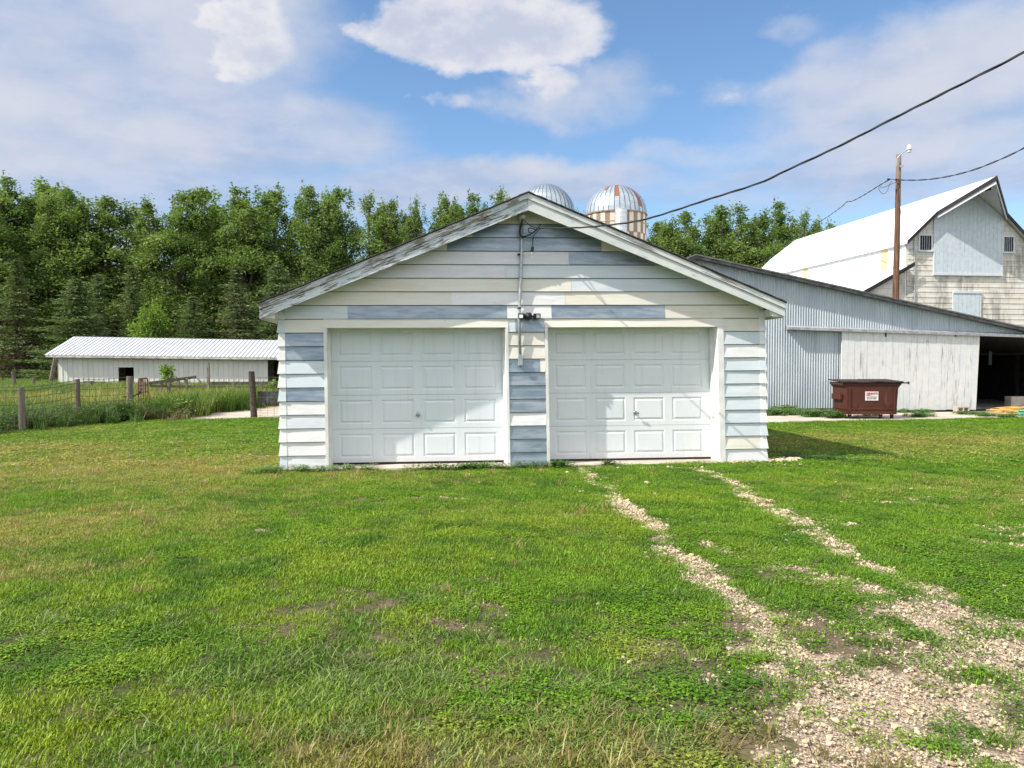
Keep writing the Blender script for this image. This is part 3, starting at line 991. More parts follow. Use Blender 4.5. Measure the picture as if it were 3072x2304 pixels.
def barn_wall_mat():
    m, nt, b = new_mat('barn_shingles', (0.60, 0.56, 0.47), 0.85, 0, 0.2)
    p = nt.pos()
    v = nt.axes(p, E1, EZ, 1.0, 1.0, E2, 0.0)
    br = nt.n('ShaderNodeTexBrick', i_Vector=v, i_Color1=(0.66, 0.62, 0.53), i_Color2=(0.71, 0.69, 0.63), i_Mortar=(0.30, 0.28, 0.25))
    br.inputs['Scale'].default_value = 1.0
    br.inputs['Mortar Size'].default_value = 0.006
    br.inputs['Brick Width'].default_value = 0.62
    br.inputs['Row Height'].default_value = 0.29
    f = nt.noise(nt.axes(p, E1, EZ, 0.9, 0.5, E2, 1.0), 0.9, 6.0, 0.7)
    g = nt.noise(nt.axes(p, E1, EZ, 6.0, 0.7, E2, 1.0), 1.0, 6.0, 0.7)
    k = nt.math('MULTIPLY', nt.step(f, 0.44, 0.60), nt.step(g, 0.36, 0.60))
    c = nt.mix(nt.math('MULTIPLY', k, 0.62), br.outputs[0], (0.15, 0.145, 0.13))
    nt.set(b, 'Base Color', c)
    return m


M_BARN = barn_wall_mat()
M_BARNW = peel_mat('barn_white_board', EZ, E1, (0.66, 0.68, 0.70), (0.30, 0.28, 0.26), 0.18, 0.7, 9.0, (0.56, 0.60, 0.64))
M_HAYDOOR = peel_mat('hay_door_board', EZ, E1, (0.60, 0.66, 0.70), (0.26, 0.25, 0.24), 0.32, 0.6, 9.0, (0.50, 0.57, 0.62))


def rib_roof_mat(name, base, d, spacing, rough=0.42, metal=0.0, line=0.25):
    m, nt, b = new_mat(name, base, rough, metal, 0.5)
    p = nt.pos()
    s = nt.vmath('DOT_PRODUCT', p, tuple(d))
    fr = nt.math('FRACT', nt.math('DIVIDE', s, spacing))
    f = nt.noise(p, 0.8, 5.0, 0.6)
    c = nt.mix(nt.step(f, 0.35, 0.7), base, tuple(x * 0.9 for x in base))
    c = nt.mix(nt.math('MULTIPLY', nt.step(fr, 0.93, 0.97), line), c, tuple(x * 0.5 for x in base))
    nt.set(b, 'Base Color', c)
    return m


M_BROOF = rib_roof_mat('barn_roof_metal', (0.80, 0.81, 0.82), E2, 0.9, line=0.08)
M_BLACKTRIM = simple('black_trim', (0.022, 0.02, 0.022), 0.6, var=0.3)


def bz(u, v, n=0.0):
    return BF.px(u, v, n)


apex = bz(2906.7, 558.8)
Lk, Rk = bz(2805.5, 642), bz(3015, 646)
Le = bz(2712, 728)
half_k = (Rk[0] - Lk[0]) / 2
cen = apex[0]
Lk = (cen - half_k, Lk[1]); Rk = (cen + half_k, Lk[1])
he = cen - Le[0]
Re = (cen + he, Le[1])
BLEN = 19.0
tip = bz(2995, 528.4, -2.0)
HN = -2.0
ins_ = 0.22
wallx = bz(2720, 800)[0]
whalf = cen - wallx
bw = MB()
poly = [(-whalf, 0), (whalf, 0), (whalf, Le[1] + 0.05), (half_k, Lk[1] - 0.12), (0, apex[1] - 0.15), (-half_k, Lk[1] - 0.12), (-whalf, Le[1] + 0.05)]
poly = [(cen + a, z) for a, z in poly]
bw.prism(BW, poly, 0.0, 0.15, 0)
# lapped shingle courses on the gable
zc_ = 1.0
while zc_ < Lk[1]:
    h = 0.29
    if zc_ < Le[1]:
        x = whalf
    else:
        x = whalf + (half_k - whalf) * (zc_ - Le[1]) / (Lk[1] - Le[1]) - 0.15
    x2 = whalf if zc_ + h < Le[1] else whalf + (half_k - whalf) * (zc_ + h - Le[1]) / (Lk[1] - Le[1]) - 0.15
    x, x2 = min(x, whalf), min(x2, whalf)
    bw.hexa([BW(cen - x, -0.03, zc_), BW(cen + x, -0.03, zc_), BW(cen + x, -0.001, zc_), BW(cen - x, -0.001, zc_),
             BW(cen - x2, -0.008, zc_ + h), BW(cen + x2, -0.008, zc_ + h), BW(cen + x2, -0.001, zc_ + h), BW(cen - x2, -0.001, zc_ + h)], 0)
    zc_ += h
bw.build('wall', M_BARN, barn)
bw2 = MB()
bw2.prism(BW, poly, BLEN - 0.15, BLEN, 0)
bw2.build('back_gable', M_BARN, barn)
# long side walls: white ribbed sheet with two yellowed skylight panels
N = 60
M_SWALL = [simple('white_sheet', (0.78, 0.79, 0.80), 0.5, var=0.06), simple('yellowed_panel', (0.72, 0.58, 0.30), 0.5, var=0.06)]
for sgn in (-1, 1):
    sw = MB()
    for i in range(N):
        n0, n1 = BLEN * i / N, BLEN * (i + 1) / N
        mi = 1 if i in (5, 6, 33, 34) else 0
        off = 0.0 if i % 2 else 0.02
        sw.hexa([BW(cen + sgn * (whalf + off), n0, 0), BW(cen + sgn * (whalf + 0.06 + off), n0, 0), BW(cen + sgn * (whalf + 0.06 + off), n1, 0), BW(cen + sgn * (whalf + off), n1, 0),
                 BW(cen + sgn * (whalf + off), n0, Le[1] + 0.06), BW(cen + sgn * (whalf + 0.06 + off), n0, Le[1] + 0.06), BW(cen + sgn * (whalf + 0.06 + off), n1, Le[1] + 0.06), BW(cen + sgn * (whalf + off), n1, Le[1] + 0.06)], mi)
    sw.build('side_wall', M_SWALL, barn)
br = MB()
bt = MB()
for sgn in (-1, 1):
    xe, xk = cen + sgn * he, cen + sgn * half_k
    # lower slope
    for (xa, za, xb, zb_) in ((xe, Le[1], xk, Lk[1]),):
        br.hexa([BW(xa, -0.3, za), BW(xb, -0.3, zb_), BW(xb, BLEN + 0.3, zb_), BW(xa, BLEN + 0.3, za),
                 BW(xa, -0.3, za + 0.06), BW(xb, -0.3, zb_ + 0.06), BW(xb, BLEN + 0.3, zb_ + 0.06), BW(xa, BLEN + 0.3, za + 0.06)])
        bt.hexa([BW(xa, -0.36, za - 0.12), BW(xb, -0.36, zb_ - 0.12), BW(xb, -0.301, zb_ - 0.12), BW(xa, -0.301, za - 0.12),
                 BW(xa, -0.36, za + 0.08), BW(xb, -0.36, zb_ + 0.08), BW(xb, -0.301, zb_ + 0.08), BW(xa, -0.301, za + 0.08)])
    # upper slope carried forward into the hay hood
    p = [BW(xk, -0.3, Lk[1]), BW(cen, HN, tip[1] - 0.06), BW(cen, BLEN + 0.3, tip[1] - 0.06), BW(xk, BLEN + 0.3, Lk[1])]
    q = [x + EZ * 0.06 for x in p]
    br.hexa(p + q)
    d = (BW(cen, HN, tip[1]) - BW(xk, -0.3, Lk[1]))
    a0, b0_ = BW(xk, -0.3, Lk[1]), BW(cen, HN, tip[1] - 0.06)
    fw = -E2 * 0.06
    bt.hexa([a0 - EZ * 0.12 + fw, b0_ - EZ * 0.14 + fw, b0_ - EZ * 0.14, a0 - EZ * 0.12, a0 + EZ * 0.08 + fw, b0_ + EZ * 0.08 + fw, b0_ + EZ * 0.08, a0 + EZ * 0.08])
    # pale board under the black edge
    bt.hexa([a0 - EZ * 0.30 - fw * 0.2, b0_ - EZ * 0.34 - fw * 0.2, b0_ - EZ * 0.34 - fw, a0 - EZ * 0.30 - fw, a0 - EZ * 0.122 - fw * 0.2, b0_ - EZ * 0.142 - fw * 0.2, b0_ - EZ * 0.142 - fw, a0 - EZ * 0.122 - fw], 1)
bro = br.build('roof', M_BROOF, barn)
bt.build('roof_trim', [M_BLACKTRIM, M_BARNW], barn)
# hood ceiling boards and hay track
hc_ = MB()
for sgn in (-1, 1):
    xk = cen + sgn * half_k
    hc_.add([BW(xk, -0.02, Lk[1] - 0.10), BW(cen, HN + 0.1, tip[1] - 0.22), BW(cen, -0.02, tip[1] - 0.22)], [(0, 1, 2)])
hc_.tube([BW(cen, HN + 0.2, tip[1] - 0.38), BW(cen, 0, tip[1] - 0.38)], 0.05, 6, 1)
hc_.box(BW, cen - 0.12, cen + 0.12, HN + 0.5, HN + 0.9, tip[1] - 0.6, tip[1] - 0.42, 1)
hc_.build('hay_hood', [M_BARNW, M_DARK], barn)
gt = MB()
gt.hexa([BW(cen - he - 0.06, -0.3, Le[1] - 0.10), BW(cen - he + 0.10, -0.3, Le[1] - 0.10), BW(cen - he + 0.10, BLEN + 0.3, Le[1] - 0.10), BW(cen - he - 0.06, BLEN + 0.3, Le[1] - 0.10),
         BW(cen - he - 0.06, -0.3, Le[1] - 0.002), BW(cen - he + 0.10, -0.3, Le[1] - 0.002), BW(cen - he + 0.10, BLEN + 0.3, Le[1] - 0.002), BW(cen - he - 0.06, BLEN + 0.3, Le[1] - 0.002)])
gt.build('gutter', simple('gutter_paint', (0.62, 0.64, 0.66), 0.5, var=0.1), barn)
# hay door
hd = MB()
h0, h1 = bz(2804, 660)[0], bz(3002, 660)[0]
hz0, hz1 = bz(2905, 821)[1], apex[1] - 0.55
nb = 16
for i in range(nb):
    s0, s1 = h0 + (h1 - h0) * i / nb, h0 + (h1 - h0) * (i + 0.96) / nb
    def ht(s):
        return min(Lk[1] - 0.15 + (apex[1] - Lk[1]) * (1 - abs(s - cen) / half_k), hz1 + 2)
    hd.hexa([BW(s0, -0.10, hz0), BW(s1, -0.10, hz0), BW(s1, -0.04, hz0), BW(s0, -0.04, hz0), BW(s0, -0.10, ht(s0)), BW(s1, -0.10, ht(s1)), BW(s1, -0.04, ht(s1)), BW(s0, -0.04, ht(s0))])
hd.box(BW, h0 - 0.1, h1 + 0.1, -0.13, -0.05, hz0 - 0.12, hz0 - 0.002, 1)
hd.box(BW, h0 - 0.09, h0 - 0.002, -0.11, -0.04, hz0, Lk[1] - 0.1, 1)
hd.box(BW, h1 + 0.002, h1 + 0.09, -0.11, -0.04, hz0, Lk[1] - 0.1, 1)
hd.build('hay_door', [M_HAYDOOR, M_BARNW], barn)
for (u0, u1, v0, v1) in ((2758, 2791, 707, 751), (3010, 3036.5, 711.5, 756)):
    s0, z1 = bz(u0, v0); s1, z0 = bz(u1, v1)
    wn = MB()
    wn.box(BW, s0, s1, -0.045, -0.035, z0, z1)
    wo = wn.build('window', simple('black_opening', (0.006, 0.006, 0.006), 0.9, var=0.1), barn)
    fr = MB()
    t = 0.09
    fr.box(BW, s0 - t, s1 + t, -0.09, -0.034, z1, z1 + t)
    fr.box(BW, s0 - t - 0.03, s1 + t + 0.03, -0.11, -0.034, z0 - t, z0)
    fr.box(BW, s0 - t, s0, -0.088, -0.034, z0 + 0.001, z1 - 0.001)
    fr.box(BW, s1, s1 + t, -0.088, -0.034, z0 + 0.001, z1 - 0.001)
    fr.build('frame', M_BARNW, wo)
    for k in range(4):
        x = s0 + (s1 - s0) * (k + 1) / 5
        b1 = MB()
        b1.tube([BW(x, -0.07, z0), BW(x, -0.07, z1)], 0.017, 6)
        b1.build('bar', M_GALV, wo)
s0, z1 = bz(2860, 880); s1, _ = bz(2936, 880)
_, z0 = bz(2900, 965)
ld = MB()
for i in range(6):
    a = s0 + (s1 - s0) * i / 6; b = s0 + (s1 - s0) * (i + 0.95) / 6
    ld.box(BW, a, b, -0.09, -0.04, z0, z1)
ld.box(BW, s0 - 0.08, s1 + 0.08, -0.12, -0.04, z1 + 0.001, z1 + 0.12, 1)
ld.box(BW, s0 - 0.10, s0 - 0.005, -0.08, -0.04, z0, z1, 1)
ld.box(BW, s1 + 0.005, s1 + 0.10, -0.08, -0.04, z0, z1, 1)
ld.build('door', [M_HAYDOOR, M_BARNW], barn)
cp = MB()
a, b = bz(2741, 711), bz(2741, 905)
cp.tube([BW(a[0], -0.07, a[1]), BW(b[0], -0.07, b[1])], 0.03, 6)
cp.tube(curve([BW(a[0], -0.1, a[1] - 0.1), BW(a[0] - 0.5, -0.1, a[1] - 0.3), BW(a[0] - 0.4, -0.1, a[1] - 0.7), BW(a[0], -0.1, a[1] - 0.6)]), 0.018, 5)
cp.build('conduit', M_GALV, barn)
# low side roof on the left of the barn
lr = MB()
A1 = bz(2731, 793); A2 = bz(2600, 868)
sl2 = (A1[1] - A2[1]) / (A1[0] - A2[0])
xl = A1[0] - 4.2
zl = A1[1] - sl2 * 4.2
xr = cen - whalf - 0.075
zr = A1[1] + sl2 * (xr - A1[0])
lr.hexa([BW(xl, -0.25, zl), BW(xr, -0.25, zr), BW(xr, BLEN, zr), BW(xl, BLEN, zl), BW(xl, -0.25, zl + 0.05), BW(xr, -0.25, zr + 0.05), BW(xr, BLEN, zr + 0.05), BW(xl, BLEN, zl + 0.05)], 0)
xx = A1[0] + 0.05
lr.hexa([BW(xl, -0.31, zl - 0.13), BW(xx, -0.31, A1[1] - 0.13), BW(xx, -0.251, A1[1] - 0.13), BW(xl, -0.251, zl - 0.13),
         BW(xl, -0.31, zl + 0.09), BW(xx, -0.31, A1[1] + 0.09), BW(xx, -0.251, A1[1] + 0.09), BW(xl, -0.251, zl + 0.09)], 1)
lr.prism(BW, [(xl + 0.2, 0), (xr, 0), (xr, zr - 0.01), (xl + 0.2, zl + sl2 * 0.2 - 0.01)], 0.0, 0.12, 2)
lr.box(BW, xl + 0.2, xl + 0.3, 0.13, BLEN, 0, zl, 2)
lr.build('side_roof', [M_BROOF, M_BLACKTRIM, M_BARN], barn)

# ================================================================ utility pole with yard lamp
pb = at_y(2686, 1080, 34.0)
PX, PY = pb.x, pb.y
pole = empty('utility_pole', (PX, PY, 0), 'brown wooden utility pole behind the machine shed roof with a yard lamp', 'utility pole')


def pole_mat():
    m, nt, b = new_mat('creosote_wood', (0.17, 0.09, 0.05), 0.85, 0, 0.2)
    p = nt.pos()
    v = nt.axes(p, (1, 0, 0), (0, 0, 1), 22.0, 1.2, (0, 1, 0), 22.0)
    f = nt.noise(v, 1.0, 7.0, 0.65)
    z = nt.n('ShaderNodeSeparateXYZ', x0=p).outputs[2]
    c = nt.ramp(f, [(0.3, (0.045, 0.026, 0.018)), (0.5, (0.13, 0.070, 0.042)), (0.72, (0.24, 0.15, 0.10))])
    c = nt.mix(nt.math('MULTIPLY', nt.step(z, 9.0, 10.4), 0.7), c, (0.20, 0.17, 0.145))
    nt.set(b, 'Base Color', c)
    nt.set(b, 'Normal', nt.bump(f, 0.4, 0.01))
    return m


ps = MB()
ptop = at_y(2684, 463, 34.0).z
ps.tube([Vector((PX - 0.07, PY, -0.3)), Vector((PX - 0.03, PY, 4.0)), Vector((PX, PY, 8.0)), Vector((PX + 0.01, PY, ptop))], [0.165, 0.145, 0.115, 0.105], 14)
ps.build('shaft', pole_mat(), pole, smooth=True)
arm = MB()
q = lambda u, v, Y=33.8: at_y(u, v, Y)
arm.tube(curve([q(2690, 497), q(2691, 478), q(2702, 464), q(2718, 452), q(2727, 448)], 8), 0.024, 8)
arm.box(lambda s, n, z: Vector((PX + s, PY + n, ptop - 0.55 + z)), -0.02, 0.16, -0.14, -0.10, -0.05, 0.05)
ar = arm.build('lamp_arm', M_GALV, pole, smooth=False)
lh = MB()
c = q(2727.5, 449)
lh.lathe((c.x, c.y, c.z - 0.02), [(0.10, -0.02), (0.12, 0.02), (0.11, 0.10), (0.085, 0.19), (0.05, 0.24), (0.01, 0.26)], 16)
lh.lathe((c.x, c.y, c.z - 0.14), [(0.05, 0.0), (0.085, 0.04), (0.085, 0.115)], 16, 1)
lh.build('lamp_head', [simple('lamp_aluminium', (0.70, 0.73, 0.75), 0.35, 0.5, 0.5, 0.1), M_LENS], pole, smooth=True)
for (u, v) in ((2666, 538), (2690, 539)):
    i_ = MB()
    p = q(u, v)
    i_.tube([p - Vector((0.05, 0, 0)), p + Vector((0.05, 0, 0.0))], [0.05, 0.035], 8)
    i_.tube([p, Vector((PX, PY - 0.1, p.z))], 0.012, 6)
    i_.build('insulator', M_DARK, pole)
gl = MB()
gl.tube(curve([q(2689, 539), q(2694, 570), q(2700, 620), q(2708, 672), q(2717, 712, 36), bz(0, 0) and BW(a[0] - 0.45, -0.15, a[1] - 0.15)], 8), 0.012, 5)
gl.tube(curve([q(2690, 545), q(2668, 555), q(2650, 562), q(2638, 560), q(2637, 568), q(2646, 580), q(2658, 578), q(2668, 556), q(2676, 543)], 8), 0.010, 5)
gl.build('pole_wire', M_CABLE, pole)


def wire(name, pxl, y0, y1, r, label):
    P0, P1 = at_y(*pxl[0], y0), at_y(*pxl[-1], y1)
    dx, dy = P1.x - P0.x, P1.y - P0.y
    pts = []
    for (u, v) in pxl:
        k = ray(u, v); k = k.x / k.y
        t = (k * P0.y - P0.x) / (dx - k * dy)
        pts.append(at_y(u, v, P0.y + dy * t))
    cp_ = curve(pts, 14)
    mb = MB()
    for ph in (0, PI):
        st = []
        acc = 0
        for i, p in enumerate(cp_):
            if i: acc += (p - cp_[i - 1]).length
            t = (cp_[min(i + 1, len(cp_) - 1)] - cp_[max(i - 1, 0)]).normalized()
            x = t.cross(EZ).normalized(); y = t.cross(x)
            an = ph + acc * 3.2
            st.append(p + (x * math.cos(an) + y * math.sin(an)) * r * 1.2)
        mb.tube(st, r, 5)
    o = mb.build(name, M_CABLE, None, smooth=True)
    return tag(o, label, 'cable')


wire('overhead_wire', [(2690, 540), (2760, 540), (2830, 532), (2910, 513), (2990, 483), (3072, 444), (3200, 370), (3400, 240)], 33.8, 20.0, 0.014, 'thin twisted wire from the pole over the barn roof peak')
wire('overhead_wire', [(2666, 540), (2637, 557), (2600, 580), (2560, 602), (2540, 606), (2525, 620), (2480, 652), (2440, 676), (2380, 712)], 33.8, 60.0, 0.013, 'thin sagging wire from the pole down into the trees behind the machine shed')

# ================================================================ silos
M_STAVE = None


def stave_mat():
    m, nt, b = new_mat('silo_staves', (0.55, 0.48, 0.40), 0.9, 0, 0.2)
    at = nt.attr('tone', out='Fac')
    p = nt.pos()
    f = nt.noise(nt.axes(p, (1, 0, 0), (0, 0, 1), 8.0, 0.8, (0, 1, 0), 8.0), 1.0, 5.0, 0.65)
    c = nt.mix(at, (0.68, 0.60, 0.50), (0.24, 0.19, 0.15))
    c = nt.mix(nt.math('MULTIPLY', nt.step(f, 0.5, 0.75), 0.5), c, (0.42, 0.33, 0.26))
    nt.set(b, 'Base Color', c)
    return m


def dome_mat(name, rusty):
    m, nt, b = new_mat(name, (0.40, 0.45, 0.48), 0.36, 0.6, 0.4)
    r = nt.attr('rust', out='Fac')
    p = nt.pos()
    f = nt.noise(p, 2.2, 5.0, 0.65)
    c = nt.mix(nt.step(f, 0.35, 0.7), (0.46, 0.52, 0.56), (0.34, 0.40, 0.46))
    c = nt.mix(nt.attr('seam', out='Fac'), c, (0.11, 0.13, 0.15))
    if rusty:
        g = nt.noise(p, 5.0, 5.0, 0.7)
        k = nt.step(nt.math('ADD', r, nt.math('MULTIPLY', nt.math('SUBTRACT', g, 0.5), 0.8)), 0.4, 0.55)
        c = nt.mix(k, c, nt.mix(g, (0.22, 0.07, 0.035), (0.32, 0.13, 0.08)))
        nt.set(b, 'Metallic', nt.math('MULTIPLY', nt.math('SUBTRACT', 1.0, k), 0.45))
    nt.set(b, 'Base Color', c)
    return m


M_STAVE = stave_mat()


def silo(u, v_top, v_ring, dist, wpx, label, rusty, chute):
    c = at_y(u, 1080, dist)
    R = wpx / F * dist / 2
    zt = at_y(u, v_top, dist).z
    zr = at_y(u, v_ring, dist).z
    root = empty('silo', (c.x, c.y, 0), label, 'silo')
    # barrel of staves in bands
    seg = 40
    me_v, me_f, tone = [], [], []
    bands = []
    z = zr
    while z > 0:
        bands.append((max(0, z - 1.55), z)); z -= 1.6
    for bi, (z0, z1) in enumerate(bands):
        for k in range(seg):
            a0, a1 = 2 * PI * k / seg, 2 * PI * (k + 0.97) / seg
            o = len(me_v)
            for a, zz in ((a0, z0), (a1, z0), (a1, z1), (a0, z1)):
                me_v.append((R * 0.985 * math.cos(a), R * 0.985 * math.sin(a), zz))
            me_f.append((o, o + 1, o + 2, o + 3))
            tone.append(1.0 if bi < 3 and (k + bi) % 2 else random.choice([0.0, 0.08, 0.15]))
    me = bpy.data.meshes.new('barrel')
    me.from_pydata(me_v, [], me_f)
    at = me.attributes.new('tone', 'FLOAT', 'FACE')
    at.data.foreach_set('value', tone)
    me.materials.append(M_STAVE)
    ob = bpy.data.objects.new('barrel', me); COL.objects.link(ob); ob.parent = root
    hp = MB()
    for z0, z1 in bands:
        for zz in (z1 + 0.02, (z0 + z1) / 2):
            hp.lathe((c.x, c.y, zz - 0.03), [(R * 0.98, 0), (R * 0.995, 0.0), (R * 0.995, 0.05), (R * 0.98, 0.05)], 40, 0, False)
    hp.build('hoop', simple('hoop_steel', (0.32, 0.27, 0.23), 0.6, 0.3, 0.3, 0.3), root)
    # dome of standing-seam gores
    gores = 36
    V, Fc, rust, seam = [], [], [], []
    nl = 10
    for k in range(gores):
        a0, a1 = 2 * PI * k / gores, 2 * PI * (k + 1) / gores
        rr_ = RUST.get(k, 0) if rusty else 0
        am = a0 + (a1 - a0) * 0.92
        for i in range(nl):
            t0, t1 = PI / 2 * i / nl, PI / 2 * (i + 1) / nl
            for (q0, q1, e, sm) in ((a0, am, 1.0, 0.0), (am, a1, 1.012, 1.0)):
                o = len(V)
                for a, t in ((q0, t0), (q1, t0), (q1, t1), (q0, t1)):
                    V.append((e * R * math.cos(t) * math.cos(a), e * R * math.cos(t) * math.sin(a), zr + 0.05 + (zt - zr) * math.sin(t) * (1 + (e - 1) * 0.7)))
                Fc.append((o, o + 1, o + 2, o + 3))
                rust.append(1.0 if rr_ and i >= rr_ else (0.3 if rusty and i == 0 else 0.0)); seam.append(sm)
    V.append((0, 0, 0))
    me = bpy.data.meshes.new('dome')
    me.from_pydata(V[:-1], [], Fc)
    at = me.attributes.new('rust', 'FLOAT', 'FACE')
    at.data.foreach_set('value', rust)
    at = me.attributes.new('seam', 'FLOAT', 'FACE')
    at.data.foreach_set('value', seam)
    me.materials.append(dome_mat('dome_' + ('rusty' if rusty else 'bright'), rusty))
    ob = bpy.data.objects.new('dome', me); COL.objects.link(ob); ob.parent = root
    rim = MB()
    rim.lathe((c.x, c.y, zr), [(R * 0.99, -0.06), (R * 1.015, -0.06), (R * 1.02, 0.05), (R * 0.99, 0.05)], 48, 0, False)
    rim.build('rim', simple('rim_rust', (0.30, 0.20, 0.14), 0.7, 0.2, 0.3, 0.4), root)
    if chute:
        ch = MB()
        a = rad(-88)
        cx_, cy_ = c.x + R * math.cos(a), c.y + R * math.sin(a)
        zz = 0.0
        prof = []
        while zz < zr - 0.1:
            prof += [(0.46, zz), (0.46, zz + 0.28), (0.475, zz + 0.29), (0.475, zz + 0.31)]
            zz += 0.32
        ch.lathe((cx_, cy_, 0), prof, 20)
        ch.build('chute', simple('chute_metal', (0.56, 0.60, 0.62), 0.45, 0.4, 0.4, 0.12), root)
    return root


RUST = {26: 3, 31: 1, 27: 7, 23: 5, 30: 8, 25: 8}
silo(1845, 559, 648, 61.0, 184, 'silo with rusty streaked dome and checkered stave band above the garage roof', True, True)
silo(1636, 555, 650, 67.0, 176, 'silo with clean galvanised dome behind the garage peak', False, False)

# ================================================================ long low stock shed on the left
la = at_y(174, 1152, 50.0)
SFm = Frame(la.x, la.y, rad(4.0))
SW = SFm.w
lshed = empty('stock_shed', SFm.w(8, 0, 0), 'long low white metal stock shed beyond the wire fence', 'shed')


def sp(u, v, n=0.0):
    return SFm.px(u, v, n)


ZB0, ZB1 = sp(174, 1160)[1] - 0.15, sp(840, 1166)[1] - 0.15
S1 = sp(840, 1100)[0] + 6.0
eL, eR = sp(153, 1064, -0.5), sp(835, 1072, -0.5)
rL, rR = sp(229, 1010, 3.3), sp(835, 1021, 3.3)
ext = lambda a, b, s: a[1] + (b[1] - a[1]) * (s - a[0]) / (b[0] - a[0])


def sheet_mat():
    m, nt, b = new_mat('painted_sheet', (0.66, 0.65, 0.61), 0.55, 0, 0.4)
    p = nt.pos()
    f = nt.noise(nt.axes(p, SFm.e1, EZ, 2.2, 0.35, SFm.e2, 1.0), 1.0, 5.0, 0.6)
    c = nt.mix(nt.step(f, 0.35, 0.7), (0.60, 0.60, 0.56), (0.70, 0.68, 0.62))
    g = nt.noise(nt.axes(p, SFm.e1, EZ, 1.0, 1.5, SFm.e2, 1.0), 1.6, 6.0, 0.7)
    c = nt.mix(nt.math('MULTIPLY', nt.step(g, 0.56, 0.74), 0.35), c, (0.48, 0.36, 0.24))
    nt.set(b, 'Base Color', c)
    return m


M_SHEET = sheet_mat()
wl = MB()
DOORW = (sp(353, 1120)[0], sp(392, 1120)[0], sp(370, 1102)[1], sp(370, 1150)[1])
DOOR2 = sp(795, 1100)[0]
RIB = 0.32
s = 0.0
while s < S1:
    s1 = min(s + RIB, S1)
    zt = ext(eL, eR, s) - 0.06
    inside = DOORW[0] - 0.2 < s < DOORW[1] - 0.1
    parts = [(-0.6, zt)]
    if inside: parts = [(DOORW[2], zt)]
    if s > DOOR2: parts = [(zt - 0.12, zt)]
    for z0, z1 in parts:
        wl.quad(SW(s, 0, z0), SW(s1 - 0.05, 0, z0), SW(s1 - 0.05, 0, z1), SW(s, 0, z1))
        wl.quad(SW(s1 - 0.05, 0, z0), SW(s1 - 0.035, -0.03, z0), SW(s1 - 0.035, -0.03, z1), SW(s1 - 0.05, 0, z1))
        wl.quad(SW(s1 - 0.035, -0.03, z0), SW(s1 - 0.015, -0.03, z0), SW(s1 - 0.015, -0.03, z1), SW(s1 - 0.035, -0.03, z1))
        wl.quad(SW(s1 - 0.015, -0.03, z0), SW(s1, 0, z0), SW(s1, 0, z1), SW(s1 - 0.015, -0.03, z1))
    s = s1
SD = 6.6
wl.prism(lambda s_, n_, z_: SW(n_, s_, z_), [(0, -0.6), (SD, -0.6), (SD, eL[1] - 0.1), (3.3, rL[1] - 0.1), (0, eL[1] - 0.1)], 0.0, 0.06)
wl.box(SW, 0, S1, SD - 0.05, SD, -0.6, eL[1] - 0.1)
wl.build('wall', M_SHEET, lshed)
rf = MB()
ns = int((S1 + 0.6) / 0.27)
for sgn in (0, 1):
    for i in range(ns):
        s0 = -0.55 + i * 0.27; s1 = s0 + 0.27
        for (a, b, up) in ((s0, s0 + 0.20, 0), (s0 + 0.20, s1, 0.03)):
            ea, eb = ext(eL, eR, a), ext(eL, eR, b)
            ra, rb = ext(rL, rR, a), ext(rL, rR, b)
            n0 = -0.5 if sgn == 0 else 7.1
            rf.hexa([SW(a, n0, ea - 0.04), SW(b, n0, eb - 0.04), SW(b, 3.3, rb - 0.04), SW(a, 3.3, ra - 0.04),
                     SW(a, n0, ea + up), SW(b, n0, eb + up), SW(b, 3.3, rb + up), SW(a, 3.3, ra + up)], 1 if up else 0)
rf.build('roof', [simple('white_roof_sheet', (0.60, 0.61, 0.64), 0.45, 0.0, 0.5, 0.06, 1.0), simple('roof_seam', (0.30, 0.32, 0.36), 0.5, 0, 0.3, 0.1)], lshed)
ft = MB()
ft.hexa([SW(-0.5, -0.49, eL[1] - 0.16), SW(S1, -0.49, ext(eL, eR, S1) - 0.16), SW(S1, -0.45, ext(eL, eR, S1) - 0.16), SW(-0.5, -0.45, eL[1] - 0.16),
         SW(-0.5, -0.49, eL[1] - 0.042), SW(S1, -0.49, ext(eL, eR, S1) - 0.042), SW(S1, -0.45, ext(eL, eR, S1) - 0.042), SW(-0.5, -0.45, eL[1] - 0.042)])
ft.build('fascia', simple('shed_fascia', (0.50, 0.46, 0.42), 0.8, var=0.4, scale=3.0), lshed)
dk = MB()
dk.box(SW, DOORW[0] - 0.4, DOORW[1] + 0.5, 2.2, 2.3, -0.6, 2.0)
dk.build('inner_partition', M_DARK, lshed)
dk = MB()
dk.box(SW, DOOR2, S1, 2.5, 2.6, -0.6, 2.0)
dk.build('inner_partition', M_DARK, lshed)
dfm = MB()
dfm.box(SW, DOORW[0] - 0.25, DOORW[1] + 0.05, -0.05, 0.03, DOORW[2], DOORW[2] + 0.07)
dfm.build('door_lintel', M_SHEET, lshed)

# ================================================================ ground
LAWN_EDGE_L = [ground(u, v) for u, v in ((-900, 1390), (-300, 1330), (0, 1300), (130, 1288), (239, 1280), (325, 1271), (477, 1261), (532, 1263), (662, 1258), (836, 1254), (1000, 1253), (1300, 1250))]
LAWN_EDGE_R = [ground(u, v) for u, v in ((1300, 1250), (1800, 1268), (2300, 1269.5), (2678, 1262), (3072, 1254), (3400, 1250), (3900, 1245))]


def poly_in(xs, ys, poly):
    inside = np.zeros(len(xs), bool)
    n = len(poly)
    j = n - 1
    for i in range(n):
        xi, yi = poly[i][0], poly[i][1]; xj, yj = poly[j][0], poly[j][1]
        c = ((yi > ys) != (yj > ys)) & (xs < (xj - xi) * (ys - yi) / (yj - yi + 1e-12) + xi)
        inside ^= c
        j = i
    return inside


